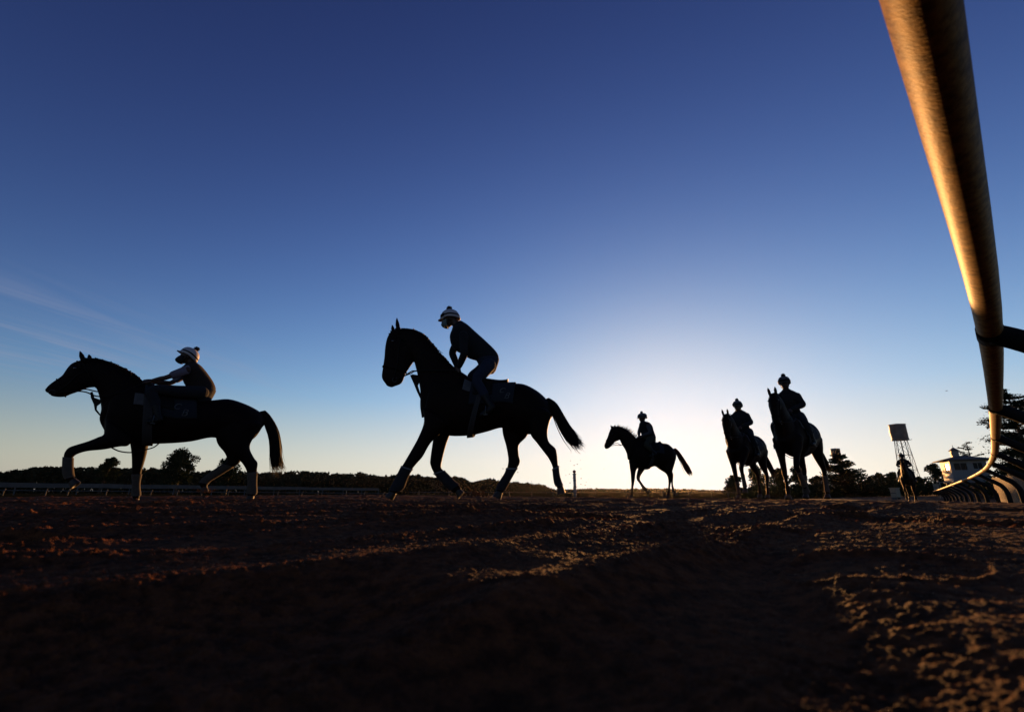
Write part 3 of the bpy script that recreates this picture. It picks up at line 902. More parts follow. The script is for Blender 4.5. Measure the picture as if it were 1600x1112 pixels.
# ------------------------------------------------------------------ figure tools: chains of elliptic sections, joined into one skin
class Chain:
    """stations: (edge1 xz, edge2 xz, half width, y) in the figure's own metres; sampled smoothly"""
    def __init__(s, st, per=4, p=2.0):
        a = []
        for e1, e2, b, y in st:
            a.append(((e1[0] + e2[0]) / 2, y, (e1[1] + e2[1]) / 2, (e1[0] - e2[0]) / 2, (e1[1] - e2[1]) / 2, b))
        s.raw = np.array(a, float); s.per = per; s.p = p
        s.S = catmull(s.raw, per)
        s.S[:, 5] = np.maximum(s.S[:, 5], 0.004)
        s.n = len(a)
    def grow(s, d):
        c = Chain.__new__(Chain); c.per, c.p, c.n = s.per, s.p, s.n
        c.raw = s.raw.copy(); c.S = s.S.copy()
        for A in (c.raw, c.S):
            h = np.hypot(A[:, 3], A[:, 4])
            k = np.maximum(h + d, 0.004) / np.maximum(h, 1e-6)
            A[:, 3] *= k; A[:, 4] *= k; A[:, 5] = np.maximum(A[:, 5] + d, 0.004)
        return c
    def st(s, t):
        i = np.clip(t, 0, s.n - 1) * s.per
        return np.array([np.interp(i, np.arange(len(s.S)), s.S[:, k]) for k in range(6)])
    def pt(s, t, phi, off=0.0):
        x, y, z, hx, hz, b = s.st(t)
        c, sn = math.cos(phi), math.sin(phi)
        e = 2 / s.p
        cc = math.copysign(abs(c) ** e, c); ss = math.copysign(abs(sn) ** e, sn)
        h = math.hypot(hx, hz) + 1e-9
        q = np.array((x + hx * cc, y + b * ss, z + hz * cc))
        if off:
            n = np.array((hx / h * c / h, sn / b, hz / h * c / h)); n /= np.linalg.norm(n)
            q = q + n * off
        return q
    def t_at_x(s, x):
        ts = np.linspace(0, s.n - 1, 200)
        xs = [s.st(t)[0] for t in ts]
        return float(ts[int(np.argmin(np.abs(np.array(xs) - x)))])
    def add_to(s, mb, n=24):
        V, F = [], []
        A = s.S
        m = len(A)
        # rounded ends
        rows = []
        def endrow(i, dirn, k, f):
            c = A[i].copy(); d = A[i] - A[i - dirn if 0 <= i - dirn < m else i]
            tv = np.array((d[0], d[1], d[2])); L = np.linalg.norm(tv) + 1e-9
            r = min(math.hypot(c[3], c[4]), c[5]) * 0.55
            c[:3] += tv / L * r * k
            c[3:] *= f
            return c
        rows += [endrow(0, -1, 0.95, 0.35), endrow(0, -1, 0.7, 0.75)]
        rows += list(A)
        rows += [endrow(m - 1, 1, 0.7, 0.75), endrow(m - 1, 1, 0.95, 0.35)]
        e = 2 / s.p
        for (x, y, z, hx, hz, b) in rows:
            for k in range(n):
                f = 2 * math.pi * k / n
                c, sn = math.cos(f), math.sin(f)
                cc = math.copysign(abs(c) ** e, c); ss = math.copysign(abs(sn) ** e, sn)
                V.append((x + hx * cc, y + b * ss, z + hz * cc))
        M = len(rows)
        for i in range(M - 1):
            for k in range(n):
                k2 = (k + 1) % n
                F.append((i * n + k, i * n + k2, (i + 1) * n + k2, (i + 1) * n + k))
        F.append(tuple(range(n - 1, -1, -1))); F.append(tuple(range((M - 1) * n, M * n)))
        mb.add(V, F)
    def sleeve(s, mb, t0, t1, off=0.004, th=0.006, f0=0.0, f1=2 * math.pi, nt=8, nf=28, sk=0.0):
        """a solid band lying on the surface; sk slants it backwards with the angle"""
        full = f1 - f0 > 6.2
        V, F = [], []
        m = nf if full else nf + 1
        for lay in (off, off + th):
            for i in range(nt + 1):
                for k in range(m):
                    f = f0 + (f1 - f0) * k / nf
                    t = t0 + (t1 - t0) * i / nt + sk * (1 - math.cos(f)) * 0.5
                    V.append(s.pt(t, f, lay))
        L = (nt + 1) * m
        kk = range(nf)
        for i in range(nt):
            for k in kk:
                k2 = (k + 1) % m if full else k + 1
                a, b, c, d = i * m + k, i * m + k2, (i + 1) * m + k2, (i + 1) * m + k
                F.append((L + a, L + b, L + c, L + d)); F.append((d, c, b, a))
        for i in (0, nt):
            for k in kk:
                k2 = (k + 1) % m if full else k + 1
                F.append((i * m + k, i * m + k2, L + i * m + k2, L + i * m + k))
        if not full:
            for k in (0, nf):
                for i in range(nt):
                    F.append((i * m + k, (i + 1) * m + k, L + (i + 1) * m + k, L + i * m + k))
        mb.add(V, F)

def fuse(name, mb, vox, m, parent, smooth=4, fac=0.5):
    """join everything in mb into one continuous skin"""
    me = mesh_np(np.array(mb.v), mb.f, True)
    t = bpy.data.objects.new('tmp', me); COL.objects.link(t)
    r = t.modifiers.new('r', 'REMESH'); r.mode = 'VOXEL'; r.voxel_size = vox; r.use_smooth_shade = True
    if smooth:
        k = t.modifiers.new('s', 'SMOOTH'); k.factor = fac; k.iterations = smooth
    dg = bpy.context.evaluated_depsgraph_get()
    out = bpy.data.meshes.new_from_object(t.evaluated_get(dg), preserve_all_data_layers=False, depsgraph=dg)
    bpy.data.objects.remove(t); bpy.data.meshes.remove(me)
    out.materials.clear()
    return link(name, out, m, parent)

def strands(name, paths, rads, m, parent, n=4):
    V, F = [], []
    for p, r in zip(paths, rads):
        v, f = tube_geo(p, r, n, True)
        b = len(V); V += list(v); F += [tuple(i + b for i in q) for q in f]
    return link(name, mesh_np(np.array(V), F, True), m, parent)

class Frame:
    """a figure's own frame on the ground, and photo tracing into its middle plane"""
    def __init__(s, px, zc, theta, dz=0.0):
        p = at_depth(px, 767, zc)
        s.z0 = gz_at(p[0], p[1]) + dz
        s.P = np.array((p[0], p[1], s.z0))
        s.h = np.array((-math.cos(R(theta)), -math.sin(R(theta)), 0))
        s.l = np.array((-s.h[1], s.h[0], 0))
        s.rz = math.atan2(s.h[1], s.h[0])
    def zoom(s, x0, y0, k): s.zx, s.zy, s.k = x0, y0, k; return s
    def q(s, p, y=0.0):
        """zoomed photo point -> (x, z) in the figure's plane at lateral offset y"""
        d = ray(s.zx + p[0] / s.k, s.zy + p[1] / s.k)
        C = np.array((0, 0, CAM_H))
        t = ((s.P + s.l * y - C) @ s.l) / (d @ s.l)
        w = C + d * t - s.P
        return (float(w @ s.h), float(w[2]))
    def q3(s, p, y=0.0):
        a = s.q(p, y); return np.array((a[0], y, a[1]))
    def chain(s, st, y=0.0, ratio=0.8, per=4, p=2.0, cap=0.11, ys=None):
        out = []
        for i, r in enumerate(st):
            yy = ys[i] if ys is not None else y
            a, b = s.q(r[0], yy), s.q(r[1], yy)
            w = r[2] if len(r) > 2 else min(cap, ratio * math.hypot(a[0] - b[0], a[1] - b[1]) / 2)
            out.append((a, b, w, yy))
        return Chain(out, per, p)

# ------------------------------------------------------------------ materials of the figures
def coat(name, c):
    return mat(name, c, rough=0.6, spec=0.05, var=0.35, scale=5, bump=0.0012, bscale=160)
M_BAY = coat('dark_bay_coat', (0.007, 0.0032, 0.0024))
M_BROWN = coat('brown_coat', (0.008, 0.0034, 0.0024))
M_CHEST = coat('chestnut_coat', (0.04, 0.014, 0.006))
M_HAIR = mat('black_horse_hair', (0.006, 0.005, 0.0045), rough=0.6, spec=0.08)
M_HAIRR = mat('reddish_horse_hair', (0.05, 0.014, 0.008), rough=0.6, spec=0.08)
M_HOOF = mat('hoof_horn', (0.022, 0.015, 0.010), rough=0.6, var=0.4, scale=20)
M_LEATHER = mat('black_leather', (0.007, 0.006, 0.0055), rough=0.6, spec=0.08)
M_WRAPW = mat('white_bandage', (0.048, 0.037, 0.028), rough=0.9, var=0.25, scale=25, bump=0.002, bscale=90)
M_WRAPD = mat('dark_bandage', (0.009, 0.009, 0.011), rough=0.9, var=0.3, scale=25)
M_TAPE = mat('white_tape', (0.09, 0.085, 0.085), rough=0.8)
M_CLOTHD = mat('dark_saddle_cloth', (0.007, 0.009, 0.013), rough=0.95, var=0.25, scale=30, bump=0.001, bscale=300)
M_PAD = mat('pale_saddle_pad', (0.06, 0.056, 0.058), rough=0.95, var=0.2, scale=18, bump=0.002, bscale=80)
M_GIRTH = mat('grey_girth', (0.020, 0.0175, 0.0175), rough=0.85, var=0.2, scale=20)
M_EMB = mat('white_embroidery', (0.07, 0.068, 0.066), rough=0.8)
M_METAL = mat('bit_metal', (0.05, 0.05, 0.05), rough=0.5, metal=1.0)
M_EYE = mat('dark_eye', (0.008, 0.006, 0.005), rough=0.1, spec=0.6)
M_SKIN = mat('skin', (0.10, 0.05, 0.03), rough=0.6)
M_SKIND = mat('darker_skin', (0.035, 0.016, 0.010), rough=0.6)
M_BOOT = mat('black_boot', (0.006, 0.006, 0.006), rough=0.5, spec=0.15)
def cloth(name, c, var=0.2): return mat(name, c, rough=0.95, var=var, scale=14, bump=0.003, bscale=28)
M_VEST = cloth('dark_padded_vest', (0.016, 0.009, 0.007))
M_BLACKC = cloth('black_cloth', (0.006, 0.006, 0.007))
M_LAV = cloth('lavender_shirt', (0.11, 0.095, 0.125))
M_GREYS = cloth('grey_shirt', (0.035, 0.035, 0.04))
M_JEAN = cloth('blue_denim', (0.010, 0.014, 0.028))
M_KHAKI = cloth('khaki_cloth', (0.022, 0.020, 0.011))
M_DARKT = cloth('dark_trousers', (0.007, 0.008, 0.011))
M_CAPW = mat('white_cap', (0.33, 0.31, 0.33), rough=0.6, var=0.1, scale=8)
M_CAPG = mat('grey_cap', (0.05, 0.05, 0.06), rough=0.7, var=0.3, scale=10)
M_CAPD = mat('dark_cap', (0.012, 0.011, 0.012), rough=0.8)
M_POM = mat('dark_pompom', (0.010, 0.006, 0.006), rough=1.0, bump=0.006, bscale=60)
M_MASKG = mat('pale_green_mask', (0.075, 0.10, 0.097), rough=0.9)
M_MASKD = mat('dark_gaiter', (0.007, 0.007, 0.008), rough=0.9)

# ------------------------------------------------------------------ horse
GEN_TORSO = [((.66, 1.30), (.83, 1.02), .13, 0), ((.56, 1.46), (.68, .92), .20, 0), ((.42, 1.60), (.45, .82), .25, 0), ((.15, 1.55), (.15, .78), .285, 0),
             ((-.15, 1.50), (-.15, .79), .30, 0), ((-.40, 1.52), (-.42, .86), .29, 0), ((-.62, 1.57), (-.62, .94), .285, 0), ((-.82, 1.50), (-.80, .97), .25, 0),
             ((-.97, 1.36), (-.92, 1.04), .17, 0), ((-1.02, 1.25), (-1.0, 1.12), .08, 0)]

def leg_from_joints(j, y, hind, y_end=None):
    """joints (x, z) top to fetlock/pastern -> stations square to the limb"""
    if hind: ra = [.23, .19, .115, .072, .058, .036, .034, .046, .035]; rb = [.13, .12, .085, .055, .046, .032, .030, .040, .034]
    else: ra = [.15, .105, .072, .058, .052, .036, .034, .044, .034]; rb = [.11, .09, .062, .052, .048, .032, .030, .038, .034]
    P = np.array(j, float)
    out = []
    for i in range(len(P)):
        t = P[min(i + 1, len(P) - 1)] - P[max(i - 1, 0)]; t /= np.linalg.norm(t)
        n = np.array((-t[1], t[0]))
        if n[0] < 0: n = -n
        r = ra[i]
        f = i / (len(P) - 1)
        yy = y + ((y_end if y_end is not None else y) - y) * f
        out.append((tuple(P[i] + n * r), tuple(P[i] - n * r), rb[i], yy))
    return Chain(out, 4)

def hoof_mesh(c, d, r=0.056, h=0.075):
    """truncated cone hoof, sole away from the leg along d"""
    d = np.asarray(d, float); d /= np.linalg.norm(d)
    f = np.array((1.0, 0, 0)) - d * d[0]
    if np.linalg.norm(f) < 0.2: f = np.array((0, 0, 1.0)) - d * d[2]
    f /= np.linalg.norm(f); s = np.cross(d, f)
    V, F = [], []
    n = 18
    lev = [(-0.012, .78, 0), (0.0, .86, 0), (0.02, .92, .05), (h * .7, 1.08, .16), (h, 1.12, .22), (h, 0.85, .2), (h - .014, .6, .15)]
    for (a, k, sh) in lev:
        for i in range(n):
            q = 2 * math.pi * i / n
            V.append(c + d * a + f * r * (k * math.cos(q) * (1.08 if math.cos(q) > 0 else .9) + sh) + s * r * k * math.sin(q))
    for j in range(len(lev) - 1):
        for i in range(n):
            i2 = (i + 1) % n
            F.append((j * n + i, j * n + i2, (j + 1) * n + i2, (j + 1) * n + i))
    F.append(tuple(range(n - 1, -1, -1))); F.append(tuple(range((len(lev) - 1) * n, len(lev) * n)))
    return MB().add(V, F)

LETTER_C = [[(0.93, 0.80), (0.88, 0.97), (0.70, 1.02), (0.42, 0.93), (0.20, 0.66), (0.12, 0.36), (0.22, 0.10), (0.46, 0.0), (0.70, 0.06), (0.88, 0.22)], [(0.93, 0.80), (0.98, 1.02)]]
LETTER_B = [[(0.36, 1.0), (0.16, 0.0)], [(0.18, 1.0), (0.60, 1.02), (0.86, 0.90), (0.80, 0.66), (0.52, 0.53), (0.28, 0.53)], [(0.52, 0.53), (0.80, 0.42), (0.80, 0.16), (0.54, 0.0), (0.02, 0.0)]]
def emblem(chain, t0, f0, size, side, parent, off, reverse=False):
    """two slanted script initials C B lying on the cloth; t runs backwards along the horse"""
    m = MB()
    span = np.linalg.norm(chain.pt(t0 + 0.5, f0 * side) - chain.pt(t0 - 0.5, f0 * side)) + 1e-6
    for strokes, dx, dy in ((LETTER_C, -0.95, 0.30), (LETTER_B, 0.15, -0.72)):
        for stv in strokes:
            P = catmull(np.array(stv), 5)
            c2 = []
            for u, v in P:
                uu = (u + 0.22 * v + dx) * size * side; vv = (v + dy) * size
                h = math.hypot(*chain.st(t0)[3:5])
                f = f0 - vv / max(0.2, (h + chain.st(t0)[5]) / 2)
                c2.append(chain.pt(t0 + uu / span, f * side, off))
            m.tube(c2, [size * (0.035 + 0.055 * math.sin(math.pi * i / (len(c2) - 1))) for i in range(len(c2))], 6)
    m.build('emblem', M_EMB, parent, smooth=True)

def build_horse(F, label, torso, neck, head, legs, ears, tail, coat_m, hair_m, vox, wraps=(), seed=1, cloth_t=None, girth=None, mane=(0.0, 0.15, 1.0), extra_balls=(), tailn=260, mane_n=160, emb=None, group='ridden horses on the dirt track', hoofdirs=None, mane_up=0.3, pad=None, seat=None):
    rng = np.random.default_rng(seed)
    root = empty('horse', tuple(F.P), F.rz)
    tag(root, label, 'horse', group)
    mb = MB()
    torso.add_to(mb, 32); neck.add_to(mb, 24); head.add_to(mb, 24)
    for L in legs: L.add_to(mb, 20)
    for (b, tip, r) in ears:
        b, tip = np.array(b, float), np.array(tip, float)
        mid = b + (tip - b) * 0.45
        mb.tube([b - (tip - b) * 0.25, b, mid, b + (tip - b) * 0.8, tip], [r * .9, r, r * 1.05, r * .55, r * .2], 10)
    # cheek, brow and nostril fullness
    hn = head.n
    for sgn in (1, -1):
        c = head.pt(hn - 2.0, R(115) * sgn, -0.03); mb.ball(c, (.075, .03, .075), 14, 10)
        c = head.pt(hn - 2.0, R(52) * sgn, -0.012); mb.ball(c, (.035, .022, .026), 12, 8)
        c = head.pt(0.7, R(60) * sgn, -0.008); mb.ball(c, (.026, .016, .022), 10, 8)
    for c, r in extra_balls: mb.ball(c, r, 16, 12)
    fuse('body', mb, vox, coat_m, root, 3)
    for sgn in (1, -1):
        c = head.pt(hn - 2.0, R(60) * sgn, 0.004)
        MB().ball(c, (.02, .012, .018), 12, 8).build('eye', M_EYE, root, smooth=True)
    # hooves
    for i, L in enumerate(legs):
        A = L.S
        c = A[-1, :3].copy()
        d = (hoofdirs or {}).get(i)
        if d is None:
            d = A[-1, :3] - A[-3, :3]; d = d / np.linalg.norm(d); d = np.array((d[0] * 0.5, 0, d[2])); 
        hoof_mesh(c + np.asarray(d) * 0.01, d).build('hoof', M_HOOF, root, smooth=False)
    # leg bandages
    for (i, t0, t1, m_, top) in wraps:
        w = MB(); legs[i].sleeve(w, t0, t1, 0.002, 0.009, nt=10, nf=20)
        wo_ = w.build('leg_wrap', m_, root, smooth=True)
        if top is not None:
            w = MB(); legs[i].sleeve(w, t0 + 0.02, t0 + 0.18, 0.0125, 0.003, nt=2, nf=20); w.build('tape', top, wo_, smooth=True)
    # mane
    P, Q = [], []
    m0, m1, mlen = mane
    for k in range(mane_n):
        t = neck.n - 1 - (neck.n - 1) * rng.uniform(m0, m1)
        t = (neck.n - 1) * rng.uniform(m0, m1)
        b = neck.pt(t, R(rng.uniform(-7, 7)), -0.004)
        st = neck.st(t); up = np.array((st[3], 0, st[4])); up /= np.linalg.norm(up)
        back = np.array((-1.0, 0, 0.1))
        L = mlen * rng.uniform(0.5, 1.0)
        sd = 1 if rng.uniform() < 0.2 else -1
        lift = mane_up * rng.uniform(0.1, 1.0) * (2.2 if rng.uniform() < 0.05 else 1)
        p = [b]
        for q in range(1, 6):
            f = q / 5
            lf = min(1.0, lift)
            out = b + (up * (0.25 + 0.6 * lf) * lf + back * (0.25 + 0.35 * lf)) * L * f + np.array((0, sd * 0.10 * min(1, f * 1.5) * (1 - 0.6 * lf), -L * 0.8 * f * f * (1 - lf) ** 1.2))
            p.append(out + rng.normal(size=3) * 0.004)
        P.append(p); r = rng.uniform(0.004, 0.008)
        Q.append([r, r, r * .9, r * .8, r * .55, r * .15])
    strands('mane', P, Q, hair_m, root)
    # tail
    tb = MB(); n_t = tail.n
    P, Q = [], []
    for k in range(tailn):
        a, r_ = rng.uniform(0, 2 * math.pi), math.sqrt(rng.uniform(0, 1))
        u, v = r_ * math.cos(a), r_ * math.sin(a)
        end = (n_t - 1) * (rng.uniform(0.86, 1.0) if rng.uniform() < 0.8 else rng.uniform(0.3, 0.9))
        wild = 1.0 + (1.0 * rng.uniform() if rng.uniform() < 0.07 else 0.07 * rng.normal())
        p = []
        for q in range(12):
            t = end * q / 11
            x, y, z, hx, hz, b = tail.st(t)
            g = 1 + (wild - 1) * (q / 11) ** 2
            w = 0.006 * math.sin(q * 0.9 + k)
            p.append((x + hx * u * g + w * hx * 3, y + b * v * g, z + hz * u * g))
        # loose tip
        dd = np.array(p[-1]) - np.array(p[-2])
        p.append(tuple(np.array(p[-1]) + dd * rng.uniform(0.2, 1.7) + rng.normal(size=3) * 0.016))
        P.append(p); r = rng.uniform(0.0035, 0.0075)
        Q.append([r] * 9 + [r * .8, r * .6, r * .4, r * .1])
    strands('tail', P, Q, hair_m, root)
    # bridle: cheekpieces, noseband, browband, throatlatch, bit rings
    bm_ = MB()
    nb = min(2.1, hn - 3.0)
    head.sleeve(bm_, nb, nb + 0.16, 0.004, 0.006, nt=1, nf=24)
    head.sleeve(bm_, hn - 1.55, hn - 1.43, 0.004, 0.006, f0=-R(70), f1=R(70), nt=1, nf=14)
    head.sleeve(bm_, hn - 1.18, hn - 1.06, 0.006, 0.006, nt=1, nf=26)
    for sgn in (1, -1):
        bm_.tube([head.pt(1.15 + (hn - 2.3) * k / 8, R(108 - 3 * k) * sgn, 0.006) for k in range(9)], 0.008, 6)
    br = bm_.build('bridle', M_LEATHER, root, smooth=True)
    bits = {}
    for sgn in (1, -1):
        c = head.pt(1.1, R(112) * sgn, 0.012); bits[sgn] = c
        ring = [c + np.array((0.032 * math.cos(a), 0, 0.032 * math.sin(a))) for a in np.linspace(0, 2 * math.pi, 17)]
        MB().tube(ring, 0.005, 6, cap=False).build('bit_ring', M_METAL, br, smooth=True)
    # saddle cloth, pad, saddle, girth, stirrups
    if cloth_t:
        c0, c1, cf = cloth_t
        w = MB(); torso.sleeve(w, c0, c1, 0.010, 0.010, -R(cf), R(cf), nt=16, nf=40)
        sc = w.build('saddle_cloth', M_CLOTHD, root, smooth=True)
        if emb:
            et, ef, es = emb
            for sgn in (1, -1): emblem(torso, et, R(ef), es, sgn, sc, 0.0225)
        if pad:
            for a0, a1 in ((pad[3], pad[2]), (-pad[2], -pad[3])):
                w = MB(); torso.sleeve(w, pad[0], pad[1], 0.004, 0.005, R(a0), R(a1), nt=10, nf=16)
                w.build('saddle_pad', M_PAD, root, smooth=True)
        # saddle: seat loft with raised pommel and cantle, and flaps
        s0, s1 = seat
        sm = MB()
        N, Mq = 14, 14
        V, Fc = [], []
        for lay in (0, 1):
            for i in range(N + 1):
                f = i / N
                t = s0 + (s1 - s0) * f
                lift = 0.024 + 0.040 * max(0, 1 - f * 4) ** 1.5 + 0.026 * max(0, (f - 0.72) / 0.28) ** 1.6
                wd = R(20 + 16 * math.sin(math.pi * min(1, f * 1.15)) + 6 * f)
                for k in range(Mq + 1):
                    a = -wd + 2 * wd * k / Mq
                    e = math.cos(a / wd * math.pi / 2) ** 0.6
                    V.append(torso.pt(t, a, 0.0215 + (lift * (0.25 + 0.75 * e) if lay else 0)))
        K = (N + 1) * (Mq + 1)
        for i in range(N):
            for k in range(Mq):
                a, b, c, d = i * (Mq + 1) + k, i * (Mq + 1) + k + 1, (i + 1) * (Mq + 1) + k + 1, (i + 1) * (Mq + 1) + k
                Fc += [(K + a, K + b, K + c, K + d), (d, c, b, a)]
        for i in range(N):
            for k in (0, Mq):
                a, d = i * (Mq + 1) + k, (i + 1) * (Mq + 1) + k
                Fc.append((a, d, K + d, K + a))
        for k in range(Mq):
            for i in (0, N):
                a, b = i * (Mq + 1) + k, i * (Mq + 1) + k + 1
                Fc.append((a, b, K + b, K + a))
        sm.add(V, Fc)
        for sgn in (1, -1):
            torso.sleeve(sm, s0 + 0.1 * (s1 - s0), s0 + 0.62 * (s1 - s0), 0.022, 0.010, min(R(24) * sgn, R(72) * sgn), max(R(24) * sgn, R(72) * sgn), nt=8, nf=14)
        sad = sm.build('saddle', M_LEATHER, root, smooth=True)
    if girth:
        w = MB(); torso.sleeve(w, girth[0], girth[1], 0.023, 0.008, R(58), R(302), nt=4, nf=40, sk=girth[2])
        w.build('girth', M_GIRTH, root, smooth=True)
    return dict(root=root, bits=bits, br=br, F=F, torso=torso, head=head, neck=neck)

def tube_part(name, pts, r, m, parent, n=6, per=6):
    P = catmull(np.array([tuple(p) for p in pts], float), per)
    return MB().tube(P, r, n).build(name, m, parent, smooth=True)

# ------------------------------------------------------------------ rider
def limb(mb, pts, rad, per=6, n=14):
    P = catmull(np.array([(*p, r) for p, r in zip(pts, rad)], float), per)
    mb.tube([q[:3] for q in P], [max(0.004, q[3]) for q in P], n)
    for q in (P[0], P[-1]): mb.ball(q[:3], (q[3],) * 3, 12, 8)

def hand(mb, wrist, d, palm_n, sgn, k=1.0):
    """palm, four unequal curled fingers and a side thumb closed round a rein"""
    d = np.asarray(d, float); d /= np.linalg.norm(d)
    n = np.asarray(palm_n, float); n -= d * (n @ d); n /= np.linalg.norm(n)
    s = np.cross(d, n) * sgn                     # towards the thumb side
    w = np.asarray(wrist, float)
    pal = w + d * 0.055 * k
    for a in (-1.5, -0.5, 0.5, 1.5):
        mb.tube([w + s * a * 0.011 * k, pal + s * a * 0.0195 * k, w + d * 0.095 * k + s * a * 0.0205 * k], [0.016 * k, 0.0145 * k, 0.012 * k], 10)
    for i, (a, L) in enumerate(((1.5, .88), (.5, 1.0), (-.5, .95), (-1.5, .78))):
        b = w + d * 0.095 * k + s * a * 0.0215 * k
        p1 = b + (d * 0.7 + n * 0.7) * 0.036 * L * k
        p2 = p1 + (n * 0.85 - d * 0.55) * 0.026 * L * k
        p3 = p2 + (-d * 0.9 - n * 0.2) * 0.02 * L * k
        mb.tube([b, p1, p2, p3], [0.0102 * k, 0.0098 * k, 0.009 * k, 0.0075 * k], 9)
        mb.ball(p3, (.0076 * k,) * 3, 8, 6)
    b = w + d * 0.035 * k + s * 0.030 * k
    mb.tube([w + d * 0.02 * k + s * 0.012 * k, b, b + (d * 0.75 + s * 0.4 + n * 0.45) * 0.032 * k, b + (d * 1.3 + s * 0.1 + n * 1.1) * 0.04 * k], [0.014 * k, 0.0135 * k, 0.0115 * k, 0.009 * k], 9)

def build_rider(H, label, torso, head_c, head_dir, arms, legs_, vox, top_m, sleeve_m, short, trouser_m, cap_m, skin_m, mask_m=None, goggles=False, vest_m=None, seat=(0, 0, 1.5), group='riders in the saddle', pom_m=None, stripes=None, cap_up=None, mask_puff=1.0, peak_len=1.0):
    F = H['F']
    o = np.array(seat, float)
    w = F.P + F.h * o[0] + F.l * o[1] + np.array((0, 0, o[2]))
    root = empty('person', tuple(w), F.rz)
    tag(root, label, 'person', group)
    def shift(mb): mb.v = [(v[0] - o[0], v[1] - o[1], v[2] - o[2]) for v in mb.v]; return mb
    hc = np.array(head_c, float); hd = np.array(head_dir, float); hd /= np.linalg.norm(hd)
    side = np.cross((0, 0, 1.0), hd); side /= np.linalg.norm(side); up = np.cross(hd, side)
    def HP(f, s, u): return hc + hd * f + side * s + up * u
    body = MB(); tin = torso.grow(-0.016); tin.add_to(body, 24)
    nb = torso.raw[-1, :3]
    limb(body, [nb - (hc - nb) * 0.25, nb, hc - (hc - nb) * 0.35 - hd * 0.02, hc - hd * 0.02], [.075, .062, .058, .07])
    # head: skull, face, jaw, nose, lips, ears
    def eb(c, r):
        V, Fc = [], []
        t = MB(); t.ball((0, 0, 0), r, 18, 14)
        t.v = [tuple(c + hd * v[0] + side * v[1] + up * v[2]) for v in t.v]
        body.add(t.v, t.f)
    eb(HP(-.012, 0, .02), (.098, .078, .098)); eb(HP(.030, 0, -.035), (.066, .062, .085)); eb(HP(.045, 0, -.085), (.042, .045, .034))
    eb(HP(.097, 0, -.030), (.020, .013, .022)); eb(HP(.090, 0, -.005), (.012, .010, .028)); eb(HP(.082, 0, -.068), (.014, .024, .010)); eb(HP(.078, 0, .012), (.018, .05, .012))
    for s in (-1, 1):
        eb(HP(-.012, .076 * s, -.012), (.016, .010, .030)); eb(HP(.055, .036 * s, -.03), (.03, .022, .02))
    fist = []
    for sgn, (sh, el, wr, hdv) in arms.items():
        sh, el, wr = map(lambda p: np.array(p, float), (sh, el, wr))
        limb(body, [sh, sh + (el - sh) * .5, el, el + (wr - el) * .4, wr], [.050, .043, .036, .036, .025])
        hand(body, wr, hdv, (0, -sgn * 0.75, -0.65), sgn)
    for sgn, (hp, kn, an, toe) in legs_.items():
        hp, kn, an, toe = map(lambda p: np.array(p, float), (hp, kn, an, toe))
        limb(body, [hp, hp + (kn - hp) * .5, kn, kn + (an - kn) * .4, an], [.082, .072, .050, .048, .033])
        limb(body, [an + (an - toe) * .2, an + (toe - an) * .4 + np.array((0, 0, -.02)), toe], [.034, .032, .022])
    fuse('body', shift(body), vox, skin_m, root, 2)
    for s in (-1, 1):
        MB().ball(HP(.083, .032 * s, -.014) - o, (.012, .012, .012), 10, 8).build('eye', M_EYE, root, smooth=True)
    # clothes
    vx = max(vox, 0.008)
    tp = MB(); torso.add_to(tp, 28)
    for sgn, (sh, el, wr, hdv) in arms.items():
        sh, el, wr = map(lambda p: np.array(p, float), (sh, el, wr))
        if short and not vest_m: limb(tp, [sh, sh + (el - sh) * .62], [.072, .062])
        elif not vest_m: limb(tp, [sh, sh + (el - sh) * .5, el, el + (wr - el) * .5, wr + (el - wr) * .06], [.066, .062, .056, .052, .040])
    fuse('vest' if vest_m else 'jacket', shift(tp), vx, vest_m or top_m, root, 4)
    if vest_m:
        for sgn, (sh, el, wr, hdv) in arms.items():
            sh, el, wr = map(lambda p: np.array(p, float), (sh, el, wr))
            t_ = MB()
            if short: limb(t_, [sh + np.array((0, -sgn * .05, .01)), sh + (el - sh) * .3, sh + (el - sh) * .66], [.074, .068, .062])
            else: limb(t_, [sh + np.array((0, -sgn * .05, .01)), sh + (el - sh) * .5, el, el + (wr - el) * .5, wr + (el - wr) * .08], [.070, .060, .052, .046, .035])
            fuse('sleeve', shift(t_), vx, sleeve_m, root, 3)
    tr = MB()
    pel = Chain.__new__(Chain); pel.per, pel.p, pel.n = torso.per, torso.p, 2
    pel.raw = torso.raw[:2]; pel.S = torso.grow(0.006).S[:torso.per + 1]
    pel.add_to(tr, 24)
    for sgn, (hp, kn, an, toe) in legs_.items():
        hp, kn, an, toe = map(lambda p: np.array(p, float), (hp, kn, an, toe))
        limb(tr, [hp, hp + (kn - hp) * .5, kn, kn + (an - kn) * .45, kn + (an - kn) * .72], [.105, .092, .070, .064, .052])
    fuse('trousers', shift(tr), vx, trouser_m, root, 4)
    for sgn, (hp, kn, an, toe) in legs_.items():
        kn, an, toe = map(lambda p: np.array(p, float), (kn, an, toe))
        b = MB()
        limb(b, [kn + (an - kn) * .55, kn + (an - kn) * .8, an + (an - toe) * .05], [.060, .052, .050])
        limb(b, [an + (an - toe) * .22 + np.array((0, 0, -.03)), an + (toe - an) * .45 + np.array((0, 0, -.02)), toe], [.046, .046, .036])
        fuse('boot', shift(b), vx, M_BOOT, root, 3)
        # stirrup iron and leather belong to the saddle's horse
        c = an + (toe - an) * .55
        q = MB()
        arch = [c + np.array((0, -.055, -.052)), c + np.array((0, -.062, 0)), c + np.array((0, -.045, .06)), c + np.array((0, 0, .088)), c + np.array((0, .045, .06)), c + np.array((0, .062, 0)), c + np.array((0, .055, -.052)), c + np.array((0, -.055, -.052))]
        q.tube(arch, .008, 6)
